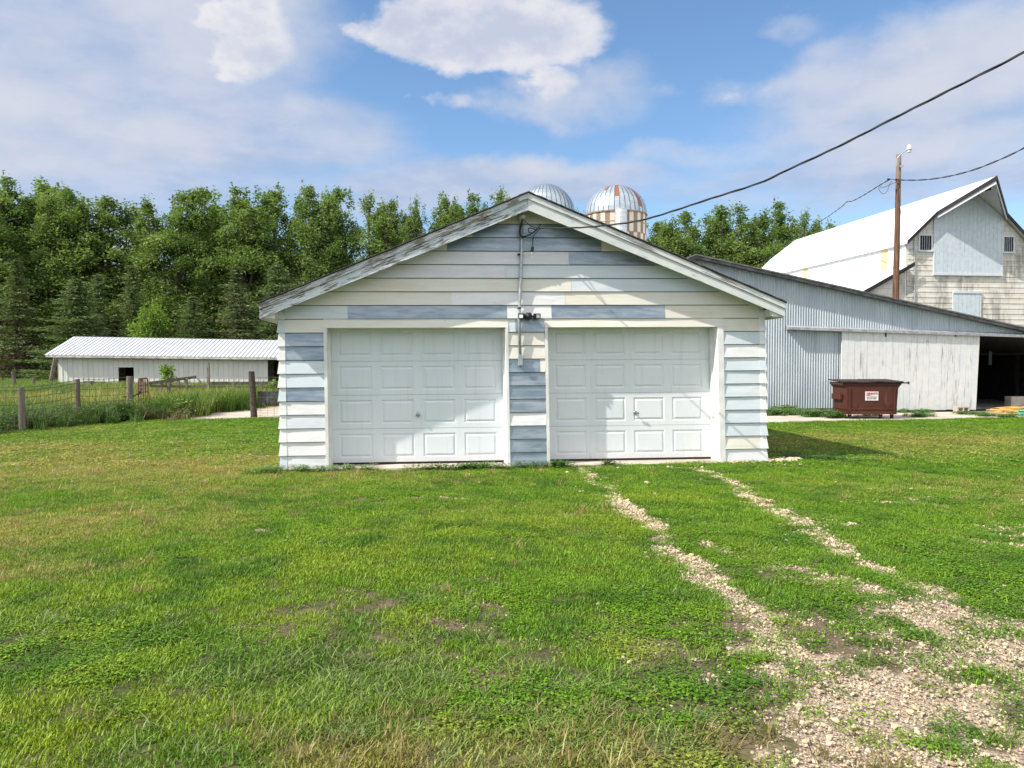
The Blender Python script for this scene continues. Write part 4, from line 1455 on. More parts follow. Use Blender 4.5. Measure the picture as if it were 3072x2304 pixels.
LAWN = [(p.x, p.y) for p in LAWN_EDGE_L] + [(p.x, p.y) for p in LAWN_EDGE_R] + [(22.0, 8.0), (11.0, 1.5), (-11.0, 1.5), (-22.0, 8.0)]

# gravel: strips and pools, by centre line on the ground and half width in metres
TR = []


def strip(pts, strength=1.0):
    P_ = [(gd(x, y), w) for x, y, w in pts]
    for i in range(len(P_) - 1):
        TR.append((P_[i][0].x, P_[i][0].y, P_[i + 1][0].x, P_[i + 1][0].y, P_[i][1], P_[i + 1][1], strength))


strip([(1262, 1012, .13), (1300, 1052, .15), (1350, 1095, .19), (1405, 1132, .20), (1445, 1165, .15), (1490, 1208, .13), (1540, 1250, .17), (1600, 1292, .17), (1650, 1335, .14), (1720, 1400, .15)], 0.92)
strip([(1525, 1014, .13), (1580, 1047, .16), (1650, 1087, .20), (1720, 1122, .22), (1790, 1165, .20), (1850, 1195, .16), (1910, 1235, .13), (2010, 1278, .15)], 0.95)
strip([(1730, 1126, .16), (1850, 1135, .12)], 0.62)
strip([(1560, 1180, .3), (1720, 1222, .3), (1760, 1235, .25)], 0.50)
strip([(1900, 1080, .2), (2010, 1075, .2), (2060, 1095, .2)], 0.48)
strip([(2180, 1130, .4), (2260, 1160, .5), (2120, 1180, .3)], 0.52)
strip([(1715, 1420, .35), (1790, 1480, .62), (1880, 1550, .80), (1960, 1620, .85), (2020, 1720, .9)], 0.70)
strip([(1800, 1470, .22), (1900, 1560, .25), (1980, 1650, .25)], 0.86)
strip([(1830, 1255, .3), (1930, 1300, .45), (2020, 1360, .6), (2110, 1440, .75), (2230, 1540, .9)], 0.66)
strip([(2010, 1275, .28), (2100, 1330, .6), (2212, 1400, .8), (2300, 1440, .9)], 0.82)
strip([(2090, 1330, .2), (2200, 1400, .25)], 0.9)
strip([(2060, 1560, .6), (2150, 1650, .7), (2250, 1760, .7)], 0.68)
strip([(1650, 1350, .3), (1760, 1380, .4), (1900, 1400, .5)], 0.42)
strip([(1660, 1003, .10), (1740, 1004, .12)], 1.0)
strip([(1262, 1012, .08), (1530, 1010, .08)], 0.7)
strip([(870, 1074, .07), (1000, 1078, .09)], 0.6)
strip([(545, 1142, .06), (590, 1143, .06)], 0.75)


def gravel(x, y):
    x = np.asarray(x, float); y = np.asarray(y, float)
    wx = x + (fbm(x * 1.7, y * 1.7, 41, 3) - 0.5) * 0.35
    wy = y + (fbm(x * 1.7 + 9, y * 1.7, 43, 3) - 0.5) * 0.35
    g = np.zeros_like(x)
    for (x0, y0, x1, y1, w0, w1, st) in TR:
        dx, dy = x1 - x0, y1 - y0
        t = np.clip(((wx - x0) * dx + (wy - y0) * dy) / (dx * dx + dy * dy), 0, 1)
        d = np.hypot(wx - (x0 + dx * t), wy - (y0 + dy * t))
        g = np.maximum(g, st * np.clip(1.30 - 0.95 * d / (w0 + (w1 - w0) * t), 0, 1))
    n = fbm(x * 4.5, y * 4.5, 51, 3)
    n2 = fbm(x * 14.0, y * 14.0, 53, 2)
    return sstep(0.30, 0.86, g + (n - 0.5) * 0.95 + (n2 - 0.5) * 0.85)


def blobs(x, y, lst):
    t = np.zeros_like(np.asarray(x, float))
    for (px, py, rx, ry, a) in lst:
        c = gd(px, py)
        t = np.maximum(t, a * np.exp(-(((x - c.x) / rx) ** 2 + ((y - c.y) / ry) ** 2)))
    return t


BARE = [(760, 1310, 0.85, 0.6, 0.68), (900, 1360, 0.9, 0.6, 0.72), (1010, 1330, 0.7, 0.6, 0.55), (1130, 1440, 0.7, 0.5, 0.5), (1330, 1380, 0.7, 0.5, 0.45), (660, 1340, 0.5, 0.4, 0.45), (800, 1077, 0.34, 0.16, 1.0), (640, 1070, 0.25, 0.12, 0.6), (690, 1035, 0.3, 0.12, 0.4),
        (955, 1078, 0.5, 0.14, 0.7), (565, 1143, 0.16, 0.09, 0.9), (760, 1142, 0.8, 0.10, 0.35), (1750, 1380, 0.9, 0.8, 0.75), (1900, 1420, 1.0, 0.8, 0.85), (2100, 1500, 0.9, 0.8, 0.75), (1650, 1450, 0.6, 0.6, 0.7), (1450, 1520, 0.5, 0.35, 0.5), (1640, 1600, 0.5, 0.3, 0.65), (1300, 1560, 0.4, 0.25, 0.45), (1750, 1560, 0.5, 0.4, 0.6), (2000, 1350, 0.8, 0.6, 0.6),
        (1500, 1480, 0.4, 0.35, 0.4), (980, 1640, 0.25, 0.2, 0.6), (830, 1615, 0.3, 0.15, 0.5), (1180, 1625, 0.25, 0.18, 0.5), (1370, 1640, 0.2, 0.16, 0.6), (1030, 1560, 0.2, 0.12, 0.4), (1650, 1560, 0.5, 0.4, 0.5),
        (1800, 1650, 0.5, 0.35, 0.55), (2190, 1340, 0.4, 0.4, 0.45), (1130, 1115, 0.3, 0.12, 0.3), (1620, 1010, 0.6, 0.1, 0.5), (1730, 1240, 0.8, 0.5, 0.35)]
DRYL = [(330, 1010, 4.6, 2.2, 0.95), (100, 980, 3.5, 2.5, 0.8), (120, 1130, 1.8, 1.2, 0.8), (560, 1000, 1.0, 0.7, 0.5), (60, 1230, 0.8, 0.5, 0.7), (450, 1060, 1.6, 0.6, 0.6), (1950, 955, 5.5, 2.4, 0.75), (2150, 1060, 2.2, 1.2, 0.5), (1050, 1600, 0.6, 0.3, 0.8),
        (900, 1640, 0.5, 0.25, 0.8), (740, 1640, 0.35, 0.2, 0.6), (1200, 1640, 0.5, 0.3, 0.8), (1380, 1640, 0.35, 0.25, 0.7), (1390, 1410, 0.25, 0.2, 0.6), (1600, 1630, 0.3, 0.3, 0.6), (200, 930, 3.5, 2.0, 0.45),
        (1100, 1110, 1.6, 0.8, 0.30), (700, 1090, 1.2, 0.4, 0.3)]
YEL = [(1050, 1150, 2.2, 1.0, 0.7), (300, 1500, 1.0, 0.9, 0.9), (120, 1600, 0.7, 0.5, 0.9), (520, 1350, 1.1, 0.7, 0.75), (800, 1200, 2.0, 0.7, 0.6), (1400, 1075, 0.9, 0.5, 0.65), (250, 1300, 1.5, 0.6, 0.6), (1700, 1040, 0.9, 0.5, 0.6)]


def bare(x, y):
    n = fbm(np.asarray(x) * 5.0, np.asarray(y) * 5.0, 61, 3)
    n2 = fbm(np.asarray(x) * 15.0, np.asarray(y) * 15.0, 63, 2)
    bb = blobs(x, y, BARE)
    return sstep(0.18, 0.85, bb * 1.2 + ((n - 0.5) * 0.8 + (n2 - 0.5) * 1.6) * np.clip(bb * 2.5 + 0.2, 0, 1) - 0.10)


def dryness(x, y):
    n = fbm(np.asarray(x) * 1.3, np.asarray(y) * 1.3, 71, 4)
    n2 = fbm(np.asarray(x) * 6, np.asarray(y) * 6, 73, 2)
    return np.clip(blobs(x, y, DRYL) * (0.35 + 1.2 * n) + (n2 - 0.62) * 0.8, 0, 1)


def axis(lo, hi, fine0, fine1, step, far):
    a = list(np.arange(fine0, fine1 + 1e-6, step))
    d = step; x = fine1
    while x < hi:
        d *= 1.25; x += d; a.append(min(x, hi))
    d = step; x = fine0
    pre = []
    while x > lo:
        d *= 1.25; x -= d; pre.append(max(x, lo))
    return np.array(pre[::-1] + a)


gx = axis(-700, 700, -12.5, 13.0, 0.075, 0)
gy = axis(-60, 900, 1.9, 15.5, 0.075, 0)
GX, GY = np.meshgrid(gx, gy)
fx, fy = GX.ravel(), GY.ravel()
GRV = gravel(fx, fy)
BR = bare(fx, fy)
near = np.exp(-np.maximum(0, fy - 14) * 1.0) * np.exp(-np.maximum(0, np.abs(fx) - 12)) * sstep(1.9, 2.5, fy)
gz = ((fbm(fx * 2.2, fy * 2.2, 81, 3) - 0.5) * 0.05 + (fbm(fx * 11, fy * 11, 83, 2) - 0.5) * 0.018 - 0.012 - GRV * 0.012) * near


def inside_garage(x, y, m=0.0):
    rx, ry = x - GF.o.x, y - GF.o.y
    s = rx * E1.x + ry * E1.y; n = rx * E2.x + ry * E2.y
    return (s > -0.02 - m) & (s < GW_ + 0.02 + m) & (n > -0.06 - m) & (n < GDEP + m)


gz = np.where(inside_garage(fx, fy, 0.15), np.minimum(gz, -0.03), gz)
gme = bpy.data.meshes.new('ground')
nx, ny = len(gx), len(gy)
idx = np.arange(nx * ny).reshape(ny, nx)
quads = np.stack([idx[:-1, :-1], idx[:-1, 1:], idx[1:, 1:], idx[1:, :-1]], -1).reshape(-1, 4)
gme.vertices.add(nx * ny)
gme.vertices.foreach_set('co', np.stack([fx, fy, gz], -1).ravel())
gme.loops.add(quads.size)
gme.loops.foreach_set('vertex_index', quads.ravel())
gme.polygons.add(len(quads))
gme.polygons.foreach_set('loop_start', np.arange(0, quads.size, 4))
gme.polygons.foreach_set('use_smooth', np.ones(len(quads), bool))
for nm, arr in (('gravel', GRV), ('bare', BR), ('dry', dryness(fx, fy))):
    at = gme.attributes.new(nm, 'FLOAT', 'POINT')
    at.data.foreach_set('value', arr.astype(np.float32))
gme.update(calc_edges=True)
gob = bpy.data.objects.new('ground', gme)
COL.objects.link(gob)
tag(gob, kind='structure')
gm, nt, b = new_mat('soil_and_turf', (0.1, 0.1, 0.05), 0.95, 0, 0.15)
p = nt.pos()
n1 = nt.noise(p, 9.0, 6.0, 0.65); n2 = nt.noise(p, 60.0, 4.0, 0.6); n3 = nt.noise(p, 1.2, 4.0, 0.6)
turf = nt.mix(nt.step(n3, 0.35, 0.65), (0.050, 0.062, 0.020), (0.085, 0.090, 0.032))
turf = nt.mix(nt.attr('dry'), turf, (0.20, 0.17, 0.08))
turf = nt.mix(nt.math('MULTIPLY', nt.step(n2, 0.52, 0.62), 0.6), turf, (0.15, 0.12, 0.06))
turf = nt.mix(nt.math('MULTIPLY', nt.step(nt.noise(p, 38.0, 5.0, 0.7), 0.56, 0.64), 0.6), turf, (0.028, 0.026, 0.012))
soil = nt.mix(n1, (0.075, 0.055, 0.035), (0.17, 0.125, 0.085))
soil = nt.mix(nt.math('MULTIPLY', nt.step(n2, 0.55, 0.62), 0.7), soil, (0.27, 0.215, 0.14))
soil = nt.mix(nt.math('MULTIPLY', nt.step(nt.noise(p, 44.0, 5.0, 0.7), 0.55, 0.62), 0.75), soil, (0.035, 0.028, 0.018))
vor = nt.n('ShaderNodeTexVoronoi', i_Vector=p, i_Scale=78.0)
vor2 = nt.n('ShaderNodeTexVoronoi', i_Vector=p, i_Scale=160.0)
st = nt.mix(vor.outputs['Color'], (0.40, 0.31, 0.22), (0.66, 0.56, 0.43))
st = nt.mix(nt.step(vor.outputs['Distance'], 0.45, 0.75), st, (0.14, 0.10, 0.07))
st2 = nt.mix(nt.step(vor2.outputs['Distance'], 0.2, 0.6), (0.5, 0.42, 0.32), (0.20, 0.14, 0.10))
st = nt.mix(0.4, st, st2)
c = nt.mix(nt.attr('bare'), turf, soil)
gk = nt.step(nt.math('ADD', nt.attr('gravel'), nt.math('MULTIPLY', nt.math('SUBTRACT', nt.noise(p, 26.0, 5.0, 0.7), 0.5), 0.9)), 0.22, 0.62)
c = nt.mix(gk, c, nt.mix(nt.math('MULTIPLY', nt.step(n1, 0.45, 0.7), 0.6), st, (0.34, 0.265, 0.185)))
nt.set(b, 'Base Color', c)
h = nt.math('ADD', nt.math('MULTIPLY', n2, 0.6), nt.math('MULTIPLY', nt.math('SUBTRACT', 1.0, vor.outputs['Distance']), nt.attr('gravel')))
nt.set(b, 'Normal', nt.bump(h, 0.6, 0.02))
gme.materials.append(gm)

# dirt lane behind the lawn on the left, and the concrete apron in front of the machine shed
M_LANE = simple('sandy_lane', (0.52, 0.43, 0.34), 0.95, var=0.2, scale=2.0, bump=0.01)
ln = MB()
lpts = [(440, 1270), (532, 1266), (662, 1261), (830, 1258), (1050, 1254), (1050, 1205), (830, 1212), (760, 1216), (650, 1228), (560, 1240), (500, 1252)]
ln.add([ground(u, v) + EZ * 0.008 for u, v in lpts], [tuple(range(len(lpts)))])
lane = ln.build('path', M_LANE)
tag(lane, kind='structure')
ap = MB()
apts = [(2050, 1273), (2300, 1272), (2480, 1266), (2678, 1263), (2860, 1258), (3072, 1254), (3400, 1249), (3400, 1232), (2940, 1236), (2560, 1243), (2300, 1250), (2100, 1253)]
ap.add([ground(u, v) + EZ * 0.02 for u, v in apts] + [ground(u, v) - EZ * 0.05 for u, v in apts], [tuple(range(12))] + [(i, i + 12, (i + 1) % 12 + 12, (i + 1) % 12) for i in range(12)])
apron = ap.build('pavement', simple('apron_concrete', (0.47, 0.40, 0.34), 0.95, var=0.22, scale=1.2, bump=0.006))
tag(apron, kind='structure')

# ================================================================ dumpster and small things by the apron
db = ground(2613, 1259)
DF = Frame(db.x, db.y, rad(-1.0))
DW = DF.w
dump = empty('dumpster', DF.w(0, 0.45, 0), 'brown steel dumpster on casters with a white sticker beside the peeling sliding door', 'dumpster')


def rust_mat(name, base):
    m, nt, b = new_mat(name, base, 0.5, 0.1, 0.4)
    p = nt.pos()
    f = nt.noise(p, 3.0, 6.0, 0.65); g = nt.noise(nt.axes(p, (1, 0, 0), (0, 0, 1), 9.0, 1.0, (0, 1, 0), 9.0), 1.0, 4.0, 0.6)
    c = nt.mix(nt.step(f, 0.4, 0.7), base, tuple(x * 0.75 for x in base))
    c = nt.mix(nt.math('MULTIPLY', nt.step(g, 0.62, 0.72), 0.4), c, (0.22, 0.10, 0.06))
    nt.set(b, 'Base Color', c)
    return m


M_DUMP = rust_mat('dumpster_brown', (0.085, 0.024, 0.014))
dm = MB()
# body shell: bottom narrower than the top, flared at the upper ends
zb, zm, zt = 0.17, 0.88, 1.03
x0b, x1b, x0m, x1m, x0t, x1t = -0.66, 0.70, -0.70, 0.745, -0.80, 0.86
D0, D1 = 0.0, 0.95
prof = [(x0b, zb), (x1b, zb), (x1m, zm), (x1t, zt), (x0t, zt), (x0m, zm)]
dm.prism(DW, prof, D0, D1)
for (z, e) in ((0.30, 0.02), (0.17, 0.015), (0.985, 0.02)):
    w = (x1b - x0b) / 2 + (z - zb) * 0.055
    c0 = (x0b + x1b) / 2
    if z > 0.9: w = 0.79
    dm.box(DW, c0 - w - 0.005, c0 + w + 0.005, D0 - e, D0 - 0.002, z - 0.02, z + 0.025)
    dm.box(DW, c0 - w - e, c0 - w - 0.003, D0, D1, z - 0.02, z + 0.025)
for x in (-0.60, 0.0 + 0.64):
    dm.box(DW, x - 0.022, x + 0.022, D0 - 0.028, D0 - 0.002, 0.20, 0.90)
for x in (-0.44, 0.46):
    dm.box(DW, x - 0.06, x + 0.06, D0 - 0.02, D0 - 0.002, 0.33, 0.46)
# side pockets
for sg in (-1, 1):
    xx = x0m - 0.075 if sg < 0 else x1m + 0.002
    dm.box(DW, xx, xx + 0.073, D0 + 0.22, D1 - 0.12, 0.55, 0.70)
body = dm.build('body', M_DUMP, dump, bevel=0.006)
ld_ = MB()
for a, b2, t in ((x0t - 0.02, 0.02, 0.0), (0.035, x1t + 0.0, 0.006)):
    n_ = 6
    for i in range(n_):
        s0 = a + (b2 - a) * i / n_; s1 = a + (b2 - a) * (i + 1) / n_
        q0 = 0.012 * math.sin(i * 1.1); q1 = 0.012 * math.sin((i + 1) * 1.1)
        ld_.hexa([DW(s0, -0.06, 1.035 + q0 * 0.5 + t), DW(s1, -0.06, 1.035 + q1 * 0.5 + t), DW(s1, D1 + 0.03, 1.085 + t), DW(s0, D1 + 0.03, 1.085 + t),
                  DW(s0, -0.06, 1.062 + q0 + t), DW(s1, -0.06, 1.062 + q1 + t), DW(s1, D1 + 0.03, 1.108 + t), DW(s0, D1 + 0.03, 1.108 + t)])
ld_.build('lid', simple('lid_plastic', (0.030, 0.018, 0.015), 0.55, 0, 0.3, 0.3), dump)
rod = MB()
rod.tube([DW(x0t - 0.05, -0.03, 1.02), DW(x1t + 0.15, -0.03, 1.03)], 0.018, 8)
rod.tube([DW(x1t + 0.13, -0.03, 1.03), DW(x1t + 0.16, -0.03, 1.03)], 0.04, 8)
rod.build('lid_rod', M_DARK, dump)
M_TYRE = simple('caster_rubber', (0.03, 0.03, 0.03), 0.8)
cast = None
for (x, n) in ((-0.56, 0.08), (0.30, 0.08), (-0.56, 0.86), (0.62, 0.10), (0.55, 0.86)):
    if (x, n) == (0.55, 0.86):
        continue
    cm = MB()
    cm.box(DW, x - 0.045, x + 0.045, n - 0.045, n + 0.045, 0.148, 0.168)
    cm.hexa([DW(x - 0.035, n - 0.02, 0.05), DW(x - 0.027, n - 0.02, 0.05), DW(x - 0.027, n + 0.02, 0.05), DW(x - 0.035, n + 0.02, 0.05),
             DW(x - 0.04, n - 0.04, 0.147), DW(x - 0.03, n - 0.04, 0.147), DW(x - 0.03, n + 0.04, 0.147), DW(x - 0.04, n + 0.04, 0.147)])
    cm.hexa([DW(x + 0.027, n - 0.02, 0.05), DW(x + 0.035, n - 0.02, 0.05), DW(x + 0.035, n + 0.02, 0.05), DW(x + 0.027, n + 0.02, 0.05),
             DW(x + 0.03, n - 0.04, 0.147), DW(x + 0.04, n - 0.04, 0.147), DW(x + 0.04, n + 0.04, 0.147), DW(x + 0.03, n + 0.04, 0.147)])
    co = cm.build('caster', M_DUMP, dump)
    wm = MB()
    wm.tube([DW(x - 0.022, n, 0.075), DW(x + 0.022, n, 0.075)], 0.062, 16)
    wm.build('wheel', M_TYRE, co)
stx, stz = DF.px(2615, 1188, 0)
stk = MB()
stk.box(DW, stx - 0.18, stx + 0.18, -0.012, -0.003, stz - 0.125, stz + 0.125)
sticker = stk.build('sticker', simple('sticker_white', (0.72, 0.68, 0.67), 0.5, var=0.06), body)
M_RED = simple('sticker_red', (0.42, 0.02, 0.03), 0.5, var=0.1)
M_INK = simple('sticker_ink', (0.06, 0.05, 0.06), 0.6, var=0.1)


def lettering(name, body_, size, s, n, z, mat, parent, shear=0.0, sx=1.0, bold=0.0):
    cu = bpy.data.curves.new(name, 'FONT')
    cu.body = body_; cu.size = size; cu.align_x = 'CENTER'; cu.align_y = 'CENTER'; cu.shear = shear
    cu.offset = bold; cu.extrude = 0.001
    t = bpy.data.objects.new(name, cu)
    COL.objects.link(t)
    dg = bpy.context.evaluated_depsgraph_get()
    me = bpy.data.meshes.new_from_object(t.evaluated_get(dg))
    bpy.data.objects.remove(t)
    o = bpy.data.objects.new(name, me)
    me.materials.clear(); me.materials.append(mat)
    o0 = root_loc(parent)
    for v_ in me.vertices:
        q_ = DW(s + v_.co.x * sx, n - v_.co.z, z + v_.co.y)
        v_.co = q_ - o0
    COL.objects.link(o)
    o.parent = parent
    return o


lettering('lettering', "BENNY'S", 0.085, stx, -0.0135, stz + 0.062, M_RED, sticker, 0.15, 0.92, 0.0035)
bar = MB()
for k in range(11):
    bar.box(DW, stx - 0.145 + k * 0.0265, stx - 0.145 + k * 0.0265 + 0.021, -0.0142, -0.0125, stz - 0.038, stz - 0.018)
bar.build('small_print', M_INK, sticker)
lettering('lettering', '815 273 2901', 0.05, stx, -0.0135, stz - 0.075, M_INK, sticker, 0.0, 0.95, 0.001)
sw_ = MB()
sw_.add([DW(stx - 0.15, -0.0135, stz + 0.0), DW(stx - 0.145, -0.0135, stz + 0.03), DW(stx + 0.02, -0.0135, stz + 0.022), DW(stx - 0.02, -0.0135, stz + 0.016)], [(0, 3, 2, 1)])
sw_.build('swoosh', M_RED, sticker)

# cinder block
cbp = ground(2884, 1240)
CF = Frame(cbp.x, cbp.y - 0.12, TH)
ck = MB()
cz0 = 0.022
BWd, BD, BH = 0.40, 0.20, 0.19
wct = 0.035
hw = (BWd - 3 * wct) / 2
ck.box(CF.w, -BWd / 2, BWd / 2, 0, BD, cz0, cz0 + wct)
ck.box(CF.w, -BWd / 2, BWd / 2, 0, BD, cz0 + BH - wct, cz0 + BH)
for k in range(3):
    x = -BWd / 2 + k * (hw + wct)
    ck.box(CF.w, x, x + wct, 0, BD, cz0 + wct, cz0 + BH - wct)
cko = ck.build('cinder_block', M_CONC)
tag(cko, 'grey two-hole cinder block on the apron against the sliding door foot', 'concrete block')

# hoses
hp_ = ground(3030, 1247)
M_HOSE = simple('yellow_hose', (0.60, 0.36, 0.09), 0.5, var=0.2)
hs = MB()
pts = []
for i in range(300):
    k = i / 300 * 8
    a = k * 2 * PI
    j = int(k)
    rr_ = 0.36 + 0.10 * math.sin(j * 2.3 + 1) + 0.05 * math.sin(a * 2 + j)
    pts.append(Vector((hp_.x + 1.15 * rr_ * math.cos(a) + 0.12 * math.sin(j * 1.7), hp_.y + 0.85 * rr_ * math.sin(a) + 0.08 * math.cos(j * 2.9), 0.04 + 0.022 * k + 0.035 * (1 + math.sin(a + j * 1.3)))))
tail = [Vector((hp_.x - 1.0 + 0.1 * k, hp_.y - 0.28 + 0.05 * math.sin(k), 0.04)) for k in range(6)]
hs.tube(tail + pts, 0.015, 6)
ho = hs.build('garden_hose', M_HOSE, smooth=True)
tag(ho, 'coiled yellow hose lying in a heap on the concrete by the open bay', 'hose')
hp2 = ground(3076, 1251)
h2 = MB()
pts = [Vector((hp2.x + (0.20 + 0.05 * math.sin(i * .5)) * math.cos(i * 0.35), hp2.y + 0.14 * math.sin(i * 0.35), 0.05 + 0.0022 * i)) for i in range(70)]
h2.tube(pts, 0.02, 6)
ho2 = h2.build('garden_hose', simple('green_hose', (0.12, 0.42, 0.30), 0.5), smooth=True)
tag(ho2, 'small coil of sea-green hose next to the yellow one', 'hose')

# ================================================================ fences on the left


def post_mat():
    m, nt, b = new_mat('grey_post_wood', (0.2, 0.17, 0.14), 0.9, 0, 0.15)
    p = nt.pos()
    f = nt.noise(nt.axes(p, (1, 0, 0), (0, 0, 1), 30.0, 1.5, (0, 1, 0), 30.0), 1.0, 6.0, 0.65)
    r_ = nt.n('ShaderNodeObjectInfo').outputs['Random']
    c = nt.ramp(f, [(0.3, (0.09, 0.075, 0.06)), (0.55, (0.20, 0.17, 0.135)), (0.75, (0.34, 0.30, 0.25))])
    c = nt.mix(nt.math('MULTIPLY', r_, 0.5), c, (0.10, 0.08, 0.07))
    nt.set(b, 'Base Color', c)
    nt.set(b, 'Normal', nt.bump(f, 0.5, 0.01))
    return m


M_POST = post_mat()
M_OLD = simple('grey_plank', (0.17, 0.145, 0.12), 0.95, var=0.4, scale=8.0)
M_WIRE = simple('fence_wire', (0.16, 0.14, 0.10), 0.7, 0.3, 0.3, 0.3)


def at_px(u, v_base, v_top):
    g = ground(u, v_base)
    return g, at_y(u, v_top, g.y).z


def post(mb, u, vb, vt, r, lean=(0, 0)):
    g, zt = at_px(u, vb, vt)
    mb.tube([g - EZ * 0.2, g + Vector((lean[0] * zt * .5, lean[1] * zt * .5, zt * 0.5)), g + Vector((lean[0] * zt, lean[1] * zt, zt - 0.02)), g + Vector((lean[0] * zt, lean[1] * zt, zt))],
            [r * 1.08, r, r * 0.94, r * 0.86], 12)
    return g, zt


fc = ground(230, 1266)
wf = empty('wire_fence', (fc.x, fc.y, 0), 'woven wire fence on grey wooden posts along the edge of the mown lawn', 'fence')
FP = []
for (u, vb, vt, r, lean) in ((-330, 1325, 1150, 0.075, (0, 0)), (68, 1294, 1161, 0.072, (-0.02, 0)), (233, 1268, 1137, 0.068, (0.01, 0)), (393, 1256, 1129, 0.088, (-0.02, 0))):
    mb = MB()
    g, zt = post(mb, u, vb, vt, r, lean)
    mb.build('post', M_POST, wf, smooth=False)
    FP.append((g, zt))
wm = MB()
g, zt = FP[0]
FPX = [(Vector((g.x - 6, g.y - 3, 0)), zt)] + FP
for (g0, z0), (g1, z1) in zip(FPX[:-1], FPX[1:]):
    o_ = Vector((0.03, 0.08, 0))
    n_ = 10
    for hgt in (0.04, 0.14, 0.24, 0.34, 0.46, 0.60, 0.76, 0.92, 0.99):
        pt = []
        for i in range(n_ + 1):
            t = i / n_
            pt.append(g0.lerp(g1, t) + o_ + EZ * (hgt * (z0 + (z1 - z0) * t) - 0.03 * math.sin(PI * t) * hgt + random.uniform(-0.008, 0.008)))
        wm.tube(pt, 0.007, 4, cap=False)
    Lh = (g1 - g0).length
    for i in range(int(Lh / 0.17)):
        t = (i + 0.5) / int(Lh / 0.17)
        zz = (z0 + (z1 - z0) * t)
        bp = g0.lerp(g1, t) + o_
        wm.tube([bp + EZ * 0.03, bp + EZ * (0.92 * zz - 0.03 * math.sin(PI * t))], 0.0065, 4, cap=False)
wm.build('wire_mesh', M_WIRE, wf)

# small curved-top wire gate standing open by the end post
gb = ground(428, 1249)
gz1 = at_y(418, 1137, gb.y).z
gate = empty('wire_gate', (gb.x, gb.y, 0), 'small rusty round-topped metal gate hanging open on the end post', 'gate')
gd_ = Vector((-0.14, 0.985, 0)).normalized()
gW = 0.85
gp = lambda t, z: Vector((gb.x - 0.12, gb.y, 0)) + gd_ * (t * gW) + EZ * z
fr = MB()
fr.tube(curve([gp(0, 0.08), gp(0, 0.6), gp(0.0, gz1 - 0.16), gp(0.12, gz1 - 0.02), gp(0.5, gz1), gp(0.9, gz1 + 0.0), gp(1.0, gz1 - 0.12), gp(1.0, 0.5), gp(1.0, 0.1)], 6), 0.022, 8)
fr.tube([gp(0, 0.1), gp(1, 0.1)], 0.018, 8)
M_RUST = simple('rusty_pipe', (0.16, 0.085, 0.05), 0.8, 0.2, 0.3, 0.4, 8.0)
fr.build('gate_frame', M_RUST, gate, smooth=True)
gm_ = MB()
for k in range(1, 4):
    gm_.tube([gp(k / 4, 0.1), gp(k / 4, gz1 - 0.01)], 0.012, 6)
for k in range(1, 5):
    gm_.tube([gp(0, 0.1 + (gz1 - 0.1) * k / 5), gp(1, 0.1 + (gz1 - 0.1) * k / 5)], 0.012, 6)
gm_.build('wire_mesh', M_RUST, gate)
ht = MB()
g3, z3 = FP[-1]
ht.tube([g3 + EZ * 0.62 + Vector((-0.2, -0.02, 0)), g3 + EZ * 0.64 + Vector((0.1, -0.02, 0)), gp(0.05, 0.68)], 0.02, 6)
ht.tube([gp(0.0, 0.66), gp(0.14, 0.72)], 0.04, 6)
ht.build('latch', M_DARK, gate)

# dark post beside the garage with the plank-and-wire panel behind it
gpst = ground(763, 1253)
pf_ = empty('plank_fence', (gpst.x, gpst.y, 0), 'dark leaning post with grey plank and wire panel running behind the garage', 'fence')
mb = MB(); g4, z4 = post(mb, 763, 1253, 1114, 0.09, (-0.05, 0))
mb.build('post', simple('dark_post', (0.07, 0.05, 0.045), 0.9, var=0.4, scale=12.0), pf_)
pm = MB()
e_ = Vector((4.5, 0.5, 0))
a_ = g4 + Vector((0.08, 0.05, 0)); b_ = a_ + e_
zz0, zz1 = at_y(800, 1210, a_.y).z, at_y(800, 1174, a_.y).z
for (z0, z1) in ((zz0, (zz0 + zz1) / 2 - 0.01), ((zz0 + zz1) / 2 + 0.01, zz1)):
    q = [a_, b_, b_ + Vector((0, .04, 0)), a_ + Vector((0, .04, 0))]
    pm.hexa([x + EZ * z0 for x in q] + [x + EZ * z1 for x in q])
pm.build('plank', simple('dark_grey_plank', (0.085, 0.085, 0.09), 0.95, var=0.4, scale=7.0), pf_)
wv = MB()
for k in range(8):
    z = 0.05 + 0.055 * k if k < 6 else (0.98 if k == 6 else 1.16)
    wv.tube([a_ + EZ * z - Vector((0, .02, 0)), b_ + EZ * z - Vector((0, .02, 0))], 0.005, 4)
for k in range(24):
    q = a_.lerp(b_, (k + 0.5) / 24) - Vector((0, .02, 0))
    wv.tube([q + EZ * 0.04, q + EZ * 1.18], 0.004, 4)
wv.build('wire_mesh', M_WIRE, pf_)

# rail fence of the old pen, in front of the stock shed
rb = ground(650, 1190)
rfn = empty('rail_fence', (rb.x, rb.y, 0), 'low weathered rail fence of the old pen in front of the stock shed', 'fence')
YR = 33.0


def rail(u0, v0, u1, v1, y0, y1, h, m=M_OLD, name='rail'):
    mb = MB()
    a, b = at_y(u0, v0, y0), at_y(u1, v1, y1)
    q = [a, b, b + Vector((0, 0.05, 0)), a + Vector((0, 0.05, 0))]
    mb.hexa([x - EZ * h / 2 for x in q] + [x + EZ * h / 2 for x in q])
    return mb.build(name, m, rfn)


